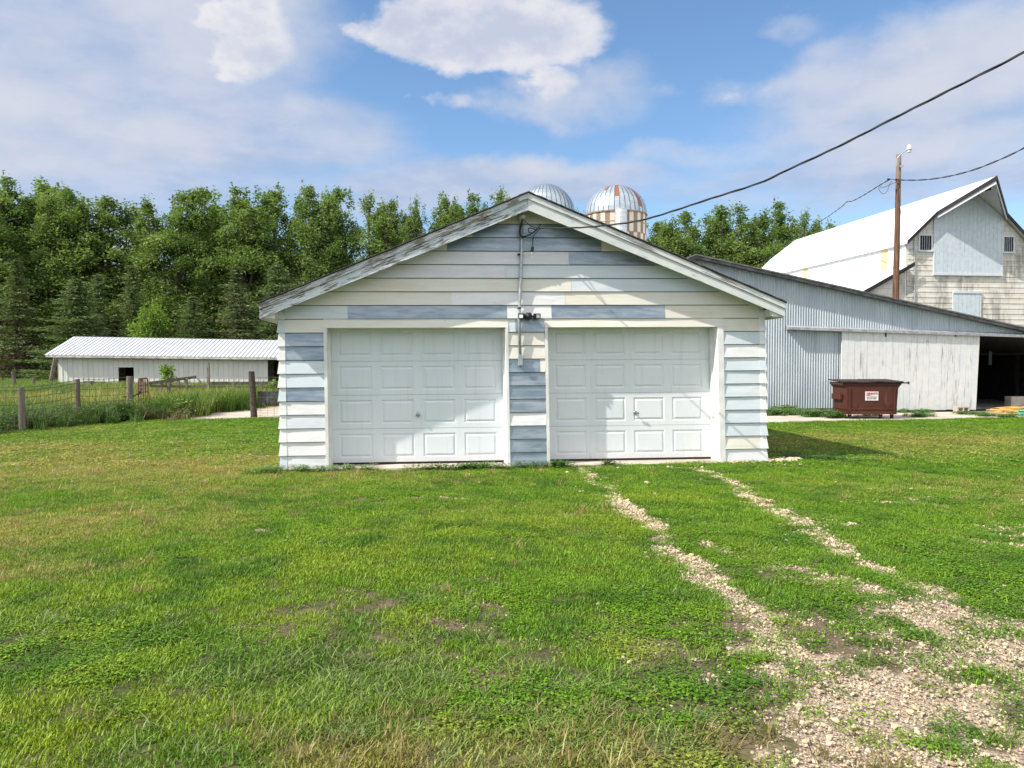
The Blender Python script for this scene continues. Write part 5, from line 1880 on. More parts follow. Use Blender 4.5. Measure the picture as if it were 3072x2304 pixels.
rail(632, 1150, 842, 1149, 33, 34, 0.13)
rail(570, 1160, 842, 1164, 33.2, 34.2, 0.12)
rail(446, 1150, 588, 1131, 30, 34, 0.12)
rail(450, 1158, 590, 1160, 30, 34, 0.10)
for (u, vt, Y, w) in ((626, 1088, 33, 0.10), (702, 1146, 33.2, 0.11), (784, 1149, 33.6, 0.10), (560, 1134, 33, 0.11), (484, 1148, 31, 0.12), (508, 1148, 31.2, 0.12), (536, 1140, 32.5, 0.10), (423, 1134, 29, 0.12), (434, 1145, 29, 0.12)):
    mb = MB()
    t = at_y(u, vt, Y)
    mb.box(lambda s, n, z: Vector((t.x + s, Y + n, z)), -w / 2, w / 2, -w / 2 - 0.06, w / 2 - 0.06, -0.2, t.z)
    mb.build('post', M_OLD, rfn)
br_ = MB()
a, b = at_y(592, 1135, 33.2), at_y(620, 1165, 33.2)
br_.tube([a, b], 0.03, 5)
br_.build('brace', M_OLD, rfn)

# leftovers of an older fence in the meadow: single posts and a fallen plank
for (u, vb, vt, r, lean, lab) in ((46, 1168, 1115, 0.10, (-0.12, 0), 'leaning grey post in the meadow before the brown spruce'), (101, 1170, 1135, 0.08, (0.02, 0), 'short thin post standing in the tall grass left of the stock shed'),
                                  (181, 1178, 1154, 0.12, (0, 0), 'stubby round post stump in the meadow by the shed corner')):
    mb = MB(); g, zt = post(mb, u, vb, vt, r, lean)
    tag(mb.build('fence_post', M_POST), lab, 'post')
mb = MB()
g = at_y(163, 1140, 47.5)
mb.tube([Vector((g.x - 0.30, g.y, -0.1)), Vector((g.x - 0.10, g.y, 0.9)), Vector((g.x + 0.1, g.y, at_y(168, 1072, 47.5).z))], [0.14, 0.13, 0.12], 8)
tag(mb.build('leaning_pole', M_POST), 'thick leaning pole propped at the end wall of the stock shed', 'pole')
mb = MB()
a, b = at_y(193, 1163, 37), at_y(272, 1152, 39)
q = [a, b, b + Vector((0.04, .1, 0)), a + Vector((0.04, .1, 0))]
mb.hexa([x - EZ * 0.05 for x in q] + [x + EZ * 0.05 for x in q])
tag(mb.build('fallen_plank', M_OLD), 'loose grey plank tilted over the grass before the stock shed', 'plank')
mb = MB()
t = at_y(266, 1143, 38)
mb.box(lambda s, n, z: Vector((t.x + s, 38 + n, z)), -0.18, 0.18, -0.15, 0.15, -0.1, t.z)
mb.box(lambda s, n, z: Vector((t.x + s, 38 + n, z)), -0.05, 0.24, -0.19, -0.152, 0.2, 0.3)
tag(mb.build('block_stump', M_OLD), 'squat square timber stump in the grass by the loose plank', 'stump')

# ================================================================ leaves: materials and generators


def leaf_mat(name, lo, hi, trans=0.35, attr_type='GEOMETRY', brown=False, rnd=0.25):
    m = bpy.data.materials.new(name)
    m.use_nodes = True
    nt = NT(m.node_tree)
    b = m.node_tree.nodes['Principled BSDF']
    out = m.node_tree.nodes['Material Output']
    t = nt.attr('tint', attr_type)
    c = nt.mix(t, lo, hi)
    r_ = nt.n('ShaderNodeObjectInfo').outputs['Random']
    c = nt.mix(nt.math('MULTIPLY', r_, rnd), c, nt.mix(0.5, c, (0.11, 0.14, 0.02)))
    if brown:
        c = nt.mix(nt.attr('dead'), c, (0.11, 0.075, 0.05))
    nt.set(b, 'Base Color', c)
    b.inputs['Roughness'].default_value = 0.55
    b.inputs['Specular IOR Level'].default_value = 0.25
    tr = nt.n('ShaderNodeBsdfTranslucent')
    nt.set(tr, 'Color', nt.mix(1.0, c, (1.1, 1.25, 0.5), 'MULTIPLY'))
    mx = nt.n('ShaderNodeMixShader', x0=trans)
    m.node_tree.links.new(b.outputs[0], mx.inputs[1])
    m.node_tree.links.new(tr.outputs[0], mx.inputs[2])
    m.node_tree.links.new(mx.outputs[0], out.inputs['Surface'])
    return m


def big_mesh(name, verts, quads, mat, attrs=None):
    """verts (n,3), quads (m,4) arrays -> mesh; attrs: face float attributes"""
    me = bpy.data.meshes.new(name)
    verts = np.asarray(verts, np.float32); quads = np.asarray(quads, np.int32)
    me.vertices.add(len(verts)); me.vertices.foreach_set('co', verts.ravel())
    me.loops.add(quads.size); me.loops.foreach_set('vertex_index', quads.ravel())
    me.polygons.add(len(quads)); me.polygons.foreach_set('loop_start', np.arange(0, quads.size, quads.shape[1], dtype=np.int32))
    for k, a in (attrs or {}).items():
        at = me.attributes.new(k, 'FLOAT', 'FACE'); at.data.foreach_set('value', np.asarray(a, np.float32))
    me.materials.append(mat)
    me.update(calc_edges=True)
    return me


def leaf_quads(P, size, rg, up=0.5, aspect=0.6, axis=None):
    """rhombic leaves centred on P with random orientation"""
    n = len(P)
    d = rg.normal(size=(n, 3)); d[:, 2] *= (1 - up)
    if axis is not None:
        d = d * 0.55 + axis
    d /= np.linalg.norm(d, axis=1)[:, None]
    e = rg.normal(size=(n, 3))
    e -= d * (e * d).sum(1)[:, None]
    e /= np.linalg.norm(e, axis=1)[:, None]
    s = (size * rg.uniform(0.6, 1.3, n))[:, None]
    a = P - d * s * 0.5; c = P + d * s * 0.5
    b = P + e * s * aspect * 0.5 - d * s * 0.05; f = P - e * s * aspect * 0.5 - d * s * 0.05
    V = np.stack([a, b, c, f], 1).reshape(-1, 3)
    Q = np.arange(4 * n).reshape(n, 4)
    return V, Q


M_LEAF = leaf_mat('broad_leaf', (0.085, 0.145, 0.038), (0.250, 0.330, 0.110), 0.44)
M_LEAFY = leaf_mat('bright_leaf', (0.13, 0.23, 0.03), (0.23, 0.33, 0.06), 0.4)
M_NEEDLE = leaf_mat('spruce_needle', (0.060, 0.110, 0.042), (0.165, 0.220, 0.085), 0.25, brown=True, rnd=0.35)
M_BARK = simple('bark', (0.075, 0.062, 0.05), 0.95, var=0.35, scale=5.0)


def make_decid(seed, h, w, nclus=250, per=205, thin=0.0, mat=None, base=0.08):
    rg = np.random.default_rng(seed)
    # upright leaders make the ragged top
    nl = rg.integers(4, 7)
    leaders = []
    for i in range(nl):
        a = rg.uniform(0, 2 * PI); r = w * 0.5 * rg.uniform(0.1, 0.62)
        leaders.append((r * math.cos(a), r * math.sin(a), h * rg.uniform(0.80, 1.0), rg.uniform(0.20, 0.34) * w))
    leaders[0] = (leaders[0][0] * 0.3, leaders[0][1] * 0.3, h, 0.3 * w)
    C_, S_ = [], []
    trunkpts = []
    while len(C_) < nclus:
        lx, ly, lh, lr = leaders[rg.integers(nl)]
        z = lh * (base + (1 - base) * rg.uniform(0, 1) ** 0.8)
        t = z / lh
        prof = (math.sin(PI * min(1, t * 0.86 + 0.10)) ** 0.7) * (1.0 if t < 0.75 else max(0.12, (1.04 - t) / 0.29))
        a = rg.uniform(0, 2 * PI); rr = lr * prof * 1.25 * math.sqrt(rg.uniform(0.15, 1))
        fan = 0.30 + 0.70 * min(1, t * 1.5)
        C_.append((lx * fan + rr * math.cos(a), ly * fan + rr * math.sin(a), z - 0.25))
        S_.append(rg.uniform(0.30, 0.62) * (1.0 if t < 0.85 else 0.62))
    C_ = np.array(C_); S_ = np.array(S_)
    for lx, ly, lh, lr in leaders:     # twig tufts that stand up out of the top
        for k in range(7):
            a = rg.uniform(0, 2 * PI); rr = lr * rg.uniform(0.1, 0.9)
            z = lh * rg.uniform(0.93, 1.02) - rr * 0.8
            C_ = np.vstack([C_, [[lx + rr * math.cos(a), ly + rr * math.sin(a), z]]]); S_ = np.append(S_, 0.22)
    P_, tint = [], []
    for c, s in zip(C_, S_):
        n = int(per * (s / 0.45) ** 1.6 * rg.uniform(0.7, 1.2) * (1 - thin))
        q = rg.normal(size=(n, 3)) * np.array([s * 0.62, s * 0.62, s * (0.55 if s > 0.25 else 1.1)])
        # hollow the clump a little and drape the edge
        q[:, 2] -= 0.25 * (q[:, 0] ** 2 + q[:, 1] ** 2) / max(s, 0.2)
        P_.append(c + q)
        tint.append(np.clip(rg.uniform(0.1, 0.9) + rg.normal(size=n) * 0.18, 0, 1))
    P_ = np.vstack(P_); tint = np.concatenate(tint)
    V, Q = leaf_quads(P_, 0.172, rg, 0.35, 0.62)
    me = big_mesh('crown', V, Q, mat or M_LEAF, {'tint': tint})
    tb = MB()
    base_r = 0.012 * h + 0.06
    tb.tube([(0, 0, -0.3), (0.05, 0.03, h * 0.12), (leaders[0][0] * 0.5, leaders[0][1] * 0.5, h * 0.5), (leaders[0][0], leaders[0][1], h * 0.93)], [base_r * 1.3, base_r, base_r * 0.6, 0.02], 8)
    for lx, ly, lh, lr in leaders[1:]:
        z0 = h * rg.uniform(0.10, 0.3)
        tb.tube([(0.03, 0.02, z0), (lx * 0.45, ly * 0.45, z0 + (lh - z0) * 0.28), (lx * 0.85, ly * 0.85, z0 + (lh - z0) * 0.6), (lx, ly, lh * 0.96)], [base_r * 0.6, base_r * 0.45, base_r * 0.28, 0.015], 7)
    for i in rg.choice(len(C_), size=min(70, len(C_)), replace=False):
        c = C_[i]
        l = min(leaders, key=lambda L_: (L_[0] - c[0]) ** 2 + (L_[1] - c[1]) ** 2)
        z0 = max(0.5, c[2] - 1.6)
        f = min(1, z0 / l[2] + 0.15)
        tb.tube([(l[0] * f * 0.9, l[1] * f * 0.9, z0), ((l[0] * f + c[0]) / 2, (l[1] * f + c[1]) / 2, z0 + 0.7), tuple(c)], [0.05, 0.035, 0.012], 5)
    tob = tb.build('trunk_proto', M_BARK)
    tm = tob.data
    bpy.data.objects.remove(tob)
    return me, tm


def make_spruce(seed, h, R, dead=0.0, dens=1.0):
    rg = np.random.default_rng(seed)
    P_, AX, tint, dd = [], [], [], []
    tb = MB()
    tb.tube([(0, 0, -0.3), (0, 0, h * 0.5), (0, 0, h * 0.98)], [0.16, 0.10, 0.015], 8)
    z = 0.35
    while z < h - 0.1:
        t = z / h
        r = R * (1 - t) ** 0.85 * rg.uniform(0.62, 1.2) + 0.06
        nb_ = int(7 + 5 * (1 - t))
        a0 = rg.uniform(0, 2 * PI)
        for k in range(nb_):
            a = a0 + 2 * PI * k / nb_ + rg.normal() * 0.12
            L_ = r * rg.choice([0.45, 0.7, 0.95, 1.1, 1.35]) * rg.uniform(0.85, 1.1)
            u = np.linspace(0.12, 1, max(3, int(L_ / 0.16)))
            droop = -0.22 * L_ * u + 0.20 * L_ * u ** 2.2 + (0.25 * L_ * u if t > 0.85 else 0)
            cx_ = np.stack([math.cos(a) * L_ * u, math.sin(a) * L_ * u, z + droop], 1)
            isdead = (rg.uniform() < dead * (1.4 - 1.6 * t)) if dead else False
            for c, uu in zip(cx_, u):
                m_ = int((11 if not isdead else 4) * dens)
                wdt = 0.10 + 0.24 * (1 - abs(uu - 0.55)) * min(1, L_)
                off = rg.normal(size=(m_, 3)) * np.array([wdt, wdt, 0.07])
                off[:, 2] -= 0.06
                P_.append(c + off)
                ax = np.array([math.cos(a), math.sin(a), -0.15])
                AX.append(np.tile(ax, (m_, 1)))
                tint.append(np.clip(0.25 + 0.55 * uu + rg.normal(size=m_) * 0.2, 0, 1))
                dd.append(np.full(m_, 1.0 if isdead else (0.5 if rg.uniform() < dead * 0.4 else 0.0)))
            if k % 2 == 0 and L_ > 0.4:
                tb.tube([(0, 0, z), tuple(cx_[len(cx_) // 2]), tuple(cx_[-1])], [0.025, 0.015, 0.006], 4)
        z += 0.20 + 0.10 * rg.uniform() + 0.06 * (1 - t)
    P_ = np.vstack(P_); AX = np.vstack(AX)
    V, Q = leaf_quads(P_, 0.23, rg, 0.6, 0.30, AX)
    me = big_mesh('crown', V, Q, M_NEEDLE, {'tint': np.concatenate(tint), 'dead': np.concatenate(dd)})
    tob = tb.build('trunk_proto', M_BARK)
    tm = tob.data
    bpy.data.objects.remove(tob)
    return me, tm


def plant_tree(name, meshes, x, y, z, sc, rot, label, cat, group):
    rot = rot % (2 * PI)
    r = empty(name, (x, y, z), label, cat, group)
    r.rotation_euler = (0, 0, rot)
    r.scale = (sc[0], sc[0], sc[1])
    for nm, me in (('crown', meshes[0]), ('trunk', meshes[1])):
        o = bpy.data.objects.new(nm, me)
        COL.objects.link(o)
        o.parent = r
    return r


H0 = 14.0
DEC = [make_decid(101, H0, 5.6), make_decid(102, H0, 6.2), make_decid(103, H0, 5.2), make_decid(104, H0, 6.6), make_decid(105, H0, 5.0, thin=0.35), make_decid(106, H0, 5.8)]
BRT = make_decid(120, 5.0, 3.4, 70, 120, mat=M_LEAFY, base=0.04)
SPR = [make_spruce(201, 10.0, 2.1, 0.10), make_spruce(202, 10.0, 2.6, 0.0, 1.2), make_spruce(203, 10.0, 2.4, 0.55, 0.8), make_spruce(204, 10.0, 1.8, 0.2, 0.8)]

# broad-leaved row: (picture x of the trunk, picture y of the top, distance, width factor, mesh, label)
TREES = [(-75, 392, 63, 1.1, 1, 'broad-leaved tree at the far end of the tree line past the brown spruce'),
         (15, 374, 62, 1.15, 3, 'tallest broad-leaved tree over the brown-limbed spruce'),
         (92, 384, 66, 1.1, 0, 'full green tree between the brown spruce and the blue-green spruce tops'),
         (150, 402, 62, 1.0, 5, 'pale green tree above the dense blue-green spruce'),
         (238, 424, 64, 1.15, 2, 'rounded lower tree just before the dip in the tree line'),
         (308, 470, 71, 0.9, 4, 'short thin tree filling the dip in the tree line'),
         (372, 412, 62, 1.0, 1, 'bushy tree directly behind the bright green young tree'),
         (440, 404, 67, 1.05, 5, 'tall leafy tree behind the middle of the stock shed roof'),
         (515, 398, 62, 1.1, 3, 'broad tree with a ragged crest above the half-brown spruce'),
         (588, 403, 66, 1.0, 0, 'dense tree whose crest rises over the low end of the garage eave'),
         (668, 399, 63, 0.95, 2, 'narrow tree with upright shoots above the lower garage rake'),
         (735, 402, 66, 0.95, 5, 'two-spired tree behind the lower third of the garage rake'),
         (800, 424, 63, 0.8, 4, 'slim tree with a pointed top behind the middle of the peeling rake'),
         (848, 430, 66, 0.75, 2, 'short pointed tree beside the slimmest spire behind the peeling rake'),
         (902, 432, 62, 0.5, 4, 'slimmest single-spire tree behind the peeling rake'),
         (958, 416, 64, 0.85, 0, 'leafy tree behind the upper part of the peeling rake'),
         (1018, 412, 66, 0.85, 3, 'full tree nearest the garage peak in the tree line'),
         (1082, 414, 70, 0.75, 4, 'thin see-through tree between the garage peak and the clean dome'),
         (1246, 460, 80, 0.6, 4, 'small tree seen in the gap between the two silo domes'),
         (1350, 500, 72, 0.8, 4, 'sparse tree close beside the checkered silo'),
         (1415, 478, 64, 0.85, 2, 'low tree right of the checkered silo behind the corrugated roof peak'),
         (1478, 454, 62, 0.9, 5, 'bushy tree behind the peak of the machine shed roof'),
         (1540, 462, 66, 0.9, 0, 'mid-height tree behind the upper slope of the machine shed roof'),
         (1612, 436, 62, 0.95, 1, 'tallest tree between the silos and the barn'),
         (1672, 430, 66, 0.9, 3, 'full tree left of the barn roof with an even top'),
         (1735, 462, 63, 0.8, 4, 'airy tree brushing the far end of the barn roof'),
         (1790, 484, 70, 0.8, 4, 'smallest airy tree peeping over the barn roof')]
for i, (x, yt, Z, wf_, k, lab) in enumerate(TREES):
    Z += 6.0
    g = at_y(x * DS, 1080, Z)
    hgt = at_y(x * DS, yt * DS, Z).z
    plant_tree('broadleaf_tree', DEC[k], g.x, Z, 0, (wf_ * (1.30 + 0.32 * ((i * 7) % 5) / 4), hgt / H0 / 1.0), i * 2.4 + 0.7, lab, 'tree', 'broad-leaved trees in the windbreak')
SPRUCES = [(38, 556, 55, 1.0, 2, 'spruce with brown bare lower limbs at the edge of the meadow'),
           (168, 600, 54, 1.05, 1, 'dense blue-green spruce behind the open end of the stock shed'), (216, 588, 58, 0.85, 3, 'slim yellowish spruce right behind the dense blue-green one'),
           (288, 568, 56, 1.0, 3, 'thin-topped spruce left of the bright green young tree'), (418, 640, 54, 0.95, 0, 'short spruce right of the bright green young tree'),
           (512, 572, 55, 1.05, 2, 'half-brown spruce behind the right part of the stock shed'),
           (600, 566, 56, 1.0, 1, 'spruce just left of the garage eave')]
for i, (x, yt, Z, wf_, k, lab) in enumerate(SPRUCES):
    Z += 5.5
    g = at_y(x * DS, 1080, Z)
    hgt = at_y(x * DS, yt * DS, Z).z
    plant_tree('spruce_tree', SPR[k], g.x, Z, 0, (wf_ * 1.2, hgt / 10.0), i * 1.9, lab, 'tree', 'spruces behind the stock shed')
g = at_y(330 * DS, 1080, 59.3)
plant_tree('young_tree', BRT, g.x, 59.3, 0, (1.05, at_y(330 * DS, 652 * DS, 59.3).z / 5.0), 0.4, 'bright yellow-green young tree in front of the spruces', 'tree', None)

# dark scrub under the windbreak
rg = np.random.default_rng(31)
n = 26000
X = rg.uniform(-46, 32, n); Y = rg.uniform(66, 78, n)
hh = 2.6 * fbm(X * 0.35, Y * 0.35, 91, 3) + 0.8
Z = rg.uniform(0, 1, n) ** 0.9 * hh
V, Q = leaf_quads(np.stack([X, Y, Z], 1), 0.42, rg, 0.3, 0.65)
us = bpy.data.objects.new('undergrowth', big_mesh('undergrowth', V, Q, M_LEAF, {'tint': np.clip(rg.normal(0.35, 0.2, n), 0, 1)}))
COL.objects.link(us)
tag(us, 'dark leafy scrub filling the foot of the windbreak', kind='stuff')

# ================================================================ grass: clumps set out on the ground


def clump(name, rg, nb_, rad_, hmin, hmax, wid, mat, lean=0.55, curl=0.5, flat=0.0):
    """blades as two quads + bent tip"""
    V, Q, T = [], [], []
    for i in range(nb_):
        a = rg.uniform(0, 2 * PI); r = rad_ * math.sqrt(rg.uniform())
        bx_, by_ = r * math.cos(a), r * math.sin(a)
        h_ = rg.uniform(hmin, hmax)
        d = rg.uniform(0, 2 * PI)
        ln_ = h_ * rg.uniform(0.1, lean)
        dx_, dy_ = math.cos(d), math.sin(d)
        wv_ = rg.uniform(0.7, 1.3) * wid * 0.5
        tx, ty = -dy_ * wv_, dx_ * wv_
        c_ = rg.uniform(0, curl)
        o = len(V)
        for t, ww in ((0, 1.0), (0.55, 0.9), (1.0, 0.12)):
            px_ = bx_ + dx_ * ln_ * t ** 1.6; py_ = by_ + dy_ * ln_ * t ** 1.6
            pz_ = h_ * (t - c_ * t * t * 0.5)
            V.append((px_ - tx * ww, py_ - ty * ww, pz_)); V.append((px_ + tx * ww, py_ + ty * ww, pz_))
        Q += [(o, o + 1, o + 3, o + 2), (o + 2, o + 3, o + 5, o + 4)]
        tt = rg.uniform(0, 1)
        T += [tt, tt]
    return bpy.data.objects.new(name, big_mesh(name, V, Q, mat, {'tint': T}))


def leafy(name, rg, nl_, rad_, hmin, hmax, size, mat):
    """low broad-leaved weed: little leaves held flat on short stalks"""
    V, Q, T = [], [], []
    for i in range(nl_):
        a = rg.uniform(0, 2 * PI); r = rad_ * math.sqrt(rg.uniform())
        c = np.array([r * math.cos(a), r * math.sin(a), rg.uniform(hmin, hmax)])
        d = rg.uniform(0, 2 * PI); ti = rg.uniform(-0.35, 0.35)
        u = np.array([math.cos(d), math.sin(d), ti]); w_ = np.array([-math.sin(d), math.cos(d), rg.uniform(-0.3, 0.3)])
        s = size * rg.uniform(0.6, 1.3)
        o = len(V)
        V += [tuple(c - u * s * 0.5), tuple(c + w_ * s * 0.36), tuple(c + u * s * 0.5), tuple(c - w_ * s * 0.36)]
        Q.append((o, o + 1, o + 2, o + 3)); T.append(rg.uniform(0, 1))
    return bpy.data.objects.new(name, big_mesh(name, V, Q, mat, {'tint': T}))


def grass_mat(name, trans=0.35):
    m = bpy.data.materials.new(name)
    m.use_nodes = True
    nt = NT(m.node_tree)
    b = m.node_tree.nodes['Principled BSDF']
    out = m.node_tree.nodes['Material Output']
    g = nt.attr('gcol', 'INSTANCER', 'Color')
    t = nt.attr('tint')
    k = nt.math('MULTIPLY_ADD', t, 0.95, 0.50)
    c = nt.vmath('SCALE', g)
    nd = c.node
    nt.set(nd, 'Scale', k)
    c = nd.outputs[0]
    nt.set(b, 'Base Color', c)
    b.inputs['Roughness'].default_value = 0.5
    b.inputs['Specular IOR Level'].default_value = 0.3
    tr = nt.n('ShaderNodeBsdfTranslucent')
    nt.set(tr, 'Color', nt.mix(1.0, c, (1.15, 1.2, 0.6), 'MULTIPLY'))
    mx = nt.n('ShaderNodeMixShader', x0=trans)
    m.node_tree.links.new(b.outputs[0], mx.inputs[1])
    m.node_tree.links.new(tr.outputs[0], mx.inputs[2])
    m.node_tree.links.new(mx.outputs[0], out.inputs['Surface'])
    return m


M_GRASS = grass_mat('grass_blade')
M_STONE_, nt, b = new_mat('limestone_chip', (0.6, 0.52, 0.4), 0.9, 0, 0.2)
r_ = nt.attr('gcol', 'INSTANCER', 'Color')
nt.set(b, 'Base Color', nt.mix(nt.step(nt.noise(nt.pos(), 120.0, 3.0), 0.3, 0.7), r_, nt.mix(1.0, r_, (0.75, 0.72, 0.7), 'MULTIPLY')))
M_STONE = M_STONE_


def proto_coll(name, obs):
    c = bpy.data.collections.new(name)
    for i, o in enumerate(obs):
        o.name = '%s_%02d' % (name, i)
        c.objects.link(o)
    return c


def scatter(name, coll, pos, rotz, scl, idx, col, label=None, tilt=None):
    n = len(pos)
    me = bpy.data.meshes.new(name)
    me.vertices.add(n)
    me.vertices.foreach_set('co', np.asarray(pos, np.float32).ravel())
    rot = np.zeros((n, 3), np.float32); rot[:, 2] = rotz
    if tilt is not None: rot[:, :2] = tilt
    a = me.attributes.new('rot', 'FLOAT_VECTOR', 'POINT'); a.data.foreach_set('vector', rot.ravel())
    sv = np.asarray(scl, np.float32)
    if sv.ndim == 1: sv = np.repeat(sv[:, None], 3, 1)
    a = me.attributes.new('scl', 'FLOAT_VECTOR', 'POINT'); a.data.foreach_set('vector', sv.astype(np.float32).ravel())
    a = me.attributes.new('idx', 'INT', 'POINT'); a.data.foreach_set('value', np.asarray(idx, np.int32))
    a = me.attributes.new('gcol', 'FLOAT_VECTOR', 'POINT'); a.data.foreach_set('vector', np.asarray(col, np.float32).ravel())
    ob = bpy.data.objects.new(name, me)
    COL.objects.link(ob)
    ng = bpy.data.node_groups.new(name + '_nodes', 'GeometryNodeTree')
    ng.interface.new_socket('Geometry', in_out='INPUT', socket_type='NodeSocketGeometry')
    ng.interface.new_socket('Geometry', in_out='OUTPUT', socket_type='NodeSocketGeometry')
    N_ = ng.nodes; Lk_ = ng.links
    gi = N_.new('NodeGroupInput'); go = N_.new('NodeGroupOutput')
    ci = N_.new('GeometryNodeCollectionInfo'); ci.inputs['Collection'].default_value = coll
    ci.inputs['Separate Children'].default_value = True; ci.inputs['Reset Children'].default_value = True
    ip_ = N_.new('GeometryNodeInstanceOnPoints'); ip_.inputs['Pick Instance'].default_value = True

    def na(nm, dt):
        q_ = N_.new('GeometryNodeInputNamedAttribute'); q_.data_type = dt; q_.inputs['Name'].default_value = nm
        return next(o for o in q_.outputs if o.enabled and o.name == 'Attribute')
    Lk_.new(gi.outputs[0], ip_.inputs['Points'])
    Lk_.new(ci.outputs[0], ip_.inputs['Instance'])
    Lk_.new(na('idx', 'INT'), ip_.inputs['Instance Index'])
    Lk_.new(na('rot', 'FLOAT_VECTOR'), ip_.inputs['Rotation'])
    Lk_.new(na('scl', 'FLOAT_VECTOR'), ip_.inputs['Scale'])
    Lk_.new(ip_.outputs[0], go.inputs[0])
    md = ob.modifiers.new('scatter', 'NODES'); md.node_group = ng
    tag(ob, label, kind='stuff')
    return ob


rg = np.random.default_rng(77)
lawn_c = proto_coll('lawn_clump', [clump('c', rg, 60, 0.085, 0.012, 0.036, 0.0048, M_GRASS, 0.9, 0.7) for _ in range(5)] +
                    [leafy('c', rg, 60, 0.085, 0.006, 0.032, 0.017, M_GRASS) for _ in range(3)] +
                    [clump('c', rg, 26, 0.05, 0.045, 0.11, 0.0042, M_GRASS, 0.9, 0.6) for _ in range(2)])
far_c = proto_coll('far_clump', [clump('c', rg, 130, 0.20, 0.015, 0.045, 0.011, M_GRASS, 0.9, 0.7) for _ in range(4)] + [leafy('c', rg, 130, 0.20, 0.01, 0.045, 0.035, M_GRASS) for _ in range(2)])


def gz_at(x, y):
    near_ = np.exp(-np.maximum(0, y - 14) * 1.0) * np.exp(-np.maximum(0, np.abs(x) - 12)) * sstep(1.9, 2.5, y)
    return ((fbm(x * 2.2, y * 2.2, 81, 3) - 0.5) * 0.05 + (fbm(x * 11, y * 11, 83, 2) - 0.5) * 0.018 - 0.012) * near_


LUSH = np.array([0.155, 0.290, 0.018]); YELG = np.array([0.270, 0.355, 0.024]); DRY = np.array([0.38, 0.30, 0.13]); DEEP = np.array([0.075, 0.170, 0.018]); OLIVE = np.array([0.38, 0.355, 0.085])


def grass_colour(x, y, rg):
    n1_ = fbm(x * 0.7, y * 0.7, 95, 4); n2_ = fbm(x * 3.0, y * 3.0, 97, 3)
    ye = np.clip(blobs(x, y, YEL) * (0.4 + n1_) + (n2_ - 0.55) * 1.2, 0, 1)[:, None]
    dr_ = dryness(x, y)[:, None]
    dp_ = np.clip((0.48 - n2_) * 2.6 + bare(x, y) * 0.5, 0, 0.8)[:, None]
    c = LUSH * (1 - ye) + YELG * ye
    c = c * (1 - dp_) + DEEP * dp_
    c = c * (1 - np.clip(dr_ * 1.1, 0, 1)) + (OLIVE * 0.75 + DRY * 0.25) * np.clip(dr_ * 1.1, 0, 1)
    return c * rg.uniform(0.82, 1.18, (len(x), 1))


def lawn_points(n, y0, y1, xw, keep_extra):
    y = np.sqrt(rg.uniform(y0 ** 2, y1 ** 2, n))
    x = rg.uniform(-1, 1, n) * (xw * y + 2.2)
    ok = poly_in(x, y, LAWN) & ~inside_garage(x, y, 0.03)
    g_ = gravel(x, y); b_ = bare(x, y)
    keep = (1 - 0.90 * g_) * (1 - 0.80 * b_) * np.clip(0.35 + 1.2 * fbm(x * 5.0, y * 5.0, 141, 3), 0, 1)
    ok &= rg.uniform(size=n) < keep * keep_extra
    return x[ok], y[ok]


# near lawn
x, y = lawn_points(62000, 2.2, 13.0, 0.76, 1.0)
n = len(x)
wd = np.clip(fbm(x * 1.1, y * 1.1, 101, 3) + 0.25 * bare(x, y) + 0.15 * sstep(-1, 3, x) - 0.12, 0, 1)
kind = rg.uniform(size=n)
weed = kind < sstep(0.42, 0.66, wd) * 0.75
tall = (~weed) & (kind > 1 - 0.03 - 0.10 * np.clip(dryness(x, y), 0, 1) * (y < 4.6))
idx_ = np.where(weed, rg.integers(5, 8, n), np.where(tall, rg.integers(8, 10, n), rg.integers(0, 5, n)))
col_ = grass_colour(x, y, rg)
col_[weed] = col_[weed] * np.array([0.92, 0.97, 0.85])
td = tall & (rg.uniform(size=n) < np.clip(dryness(x, y) * 1.4, 0, 0.9))
col_[td] = DRY * rg.uniform(0.7, 1.15, (td.sum(), 1))
sc_ = rg.uniform(0.75, 1.25, n) * (0.8 + 0.4 * fbm(x * 2, y * 2, 111, 2))
sc3 = np.stack([sc_ * 1.05, sc_ * 1.05, sc_ * np.where(tall & ~td, 0.6, 0.95)], 1)
near_lawn = scatter('grass', lawn_c, np.stack([x, y, gz_at(x, y)], 1), rg.uniform(0, 6.28, n), sc3, idx_, col_)
# pale loose tufts, longer, in the middle of the foreground
x1 = []; 
for (px_, py_, rx_, ry_, m_) in ((760, 1460, .45, .3, 60), (690, 1500, .45, .25, 50), (830, 1430, .4, .2, 40), (1360, 1480, .25, .2, 30), (950, 1480, .4, .3, 25), (1050, 1590, .8, .32, 55), (1300, 1630, .6, .25, 36), (1560, 1640, .45, .2, 30), (180, 1380, .5, .3, 40), (880, 1300, .3, .2, 14), (120, 1330, .4, .2, 22), (1150, 1640, .7, .2, 30), (800, 1630, .6, .2, 22), (1700, 1250, .6, .3, 16), (1850, 1400, .6, .4, 22)):
    c = gd(px_, py_)
    x1.append(np.stack([rg.normal(c.x, rx_, m_), rg.normal(c.y, ry_, m_), np.full(m_, 1.0 if py_ > 1560 else 0.0)], 1))
x1 = np.vstack(x1)
n = len(x1)
cc = np.where((x1[:, 2] > 0.5)[:, None] & (rg.uniform(size=(n, 1)) < 0.6), np.array([[0.26, 0.22, 0.08]]), np.array([[0.20, 0.27, 0.08]])) * rg.uniform(0.8, 1.2, (n, 1))
s_ = rg.uniform(0.7, 1.25, n)
scatter('tuft_grass', lawn_c, np.stack([x1[:, 0], x1[:, 1], gz_at(x1[:, 0], x1[:, 1])], 1), rg.uniform(0, 6.28, n), np.stack([s_ * 1.2, s_ * 1.2, s_ * np.where(x1[:, 2] > 0.5, rg.uniform(0.35, 0.75, n), 0.45)], 1), rg.integers(8, 10, n), cc)
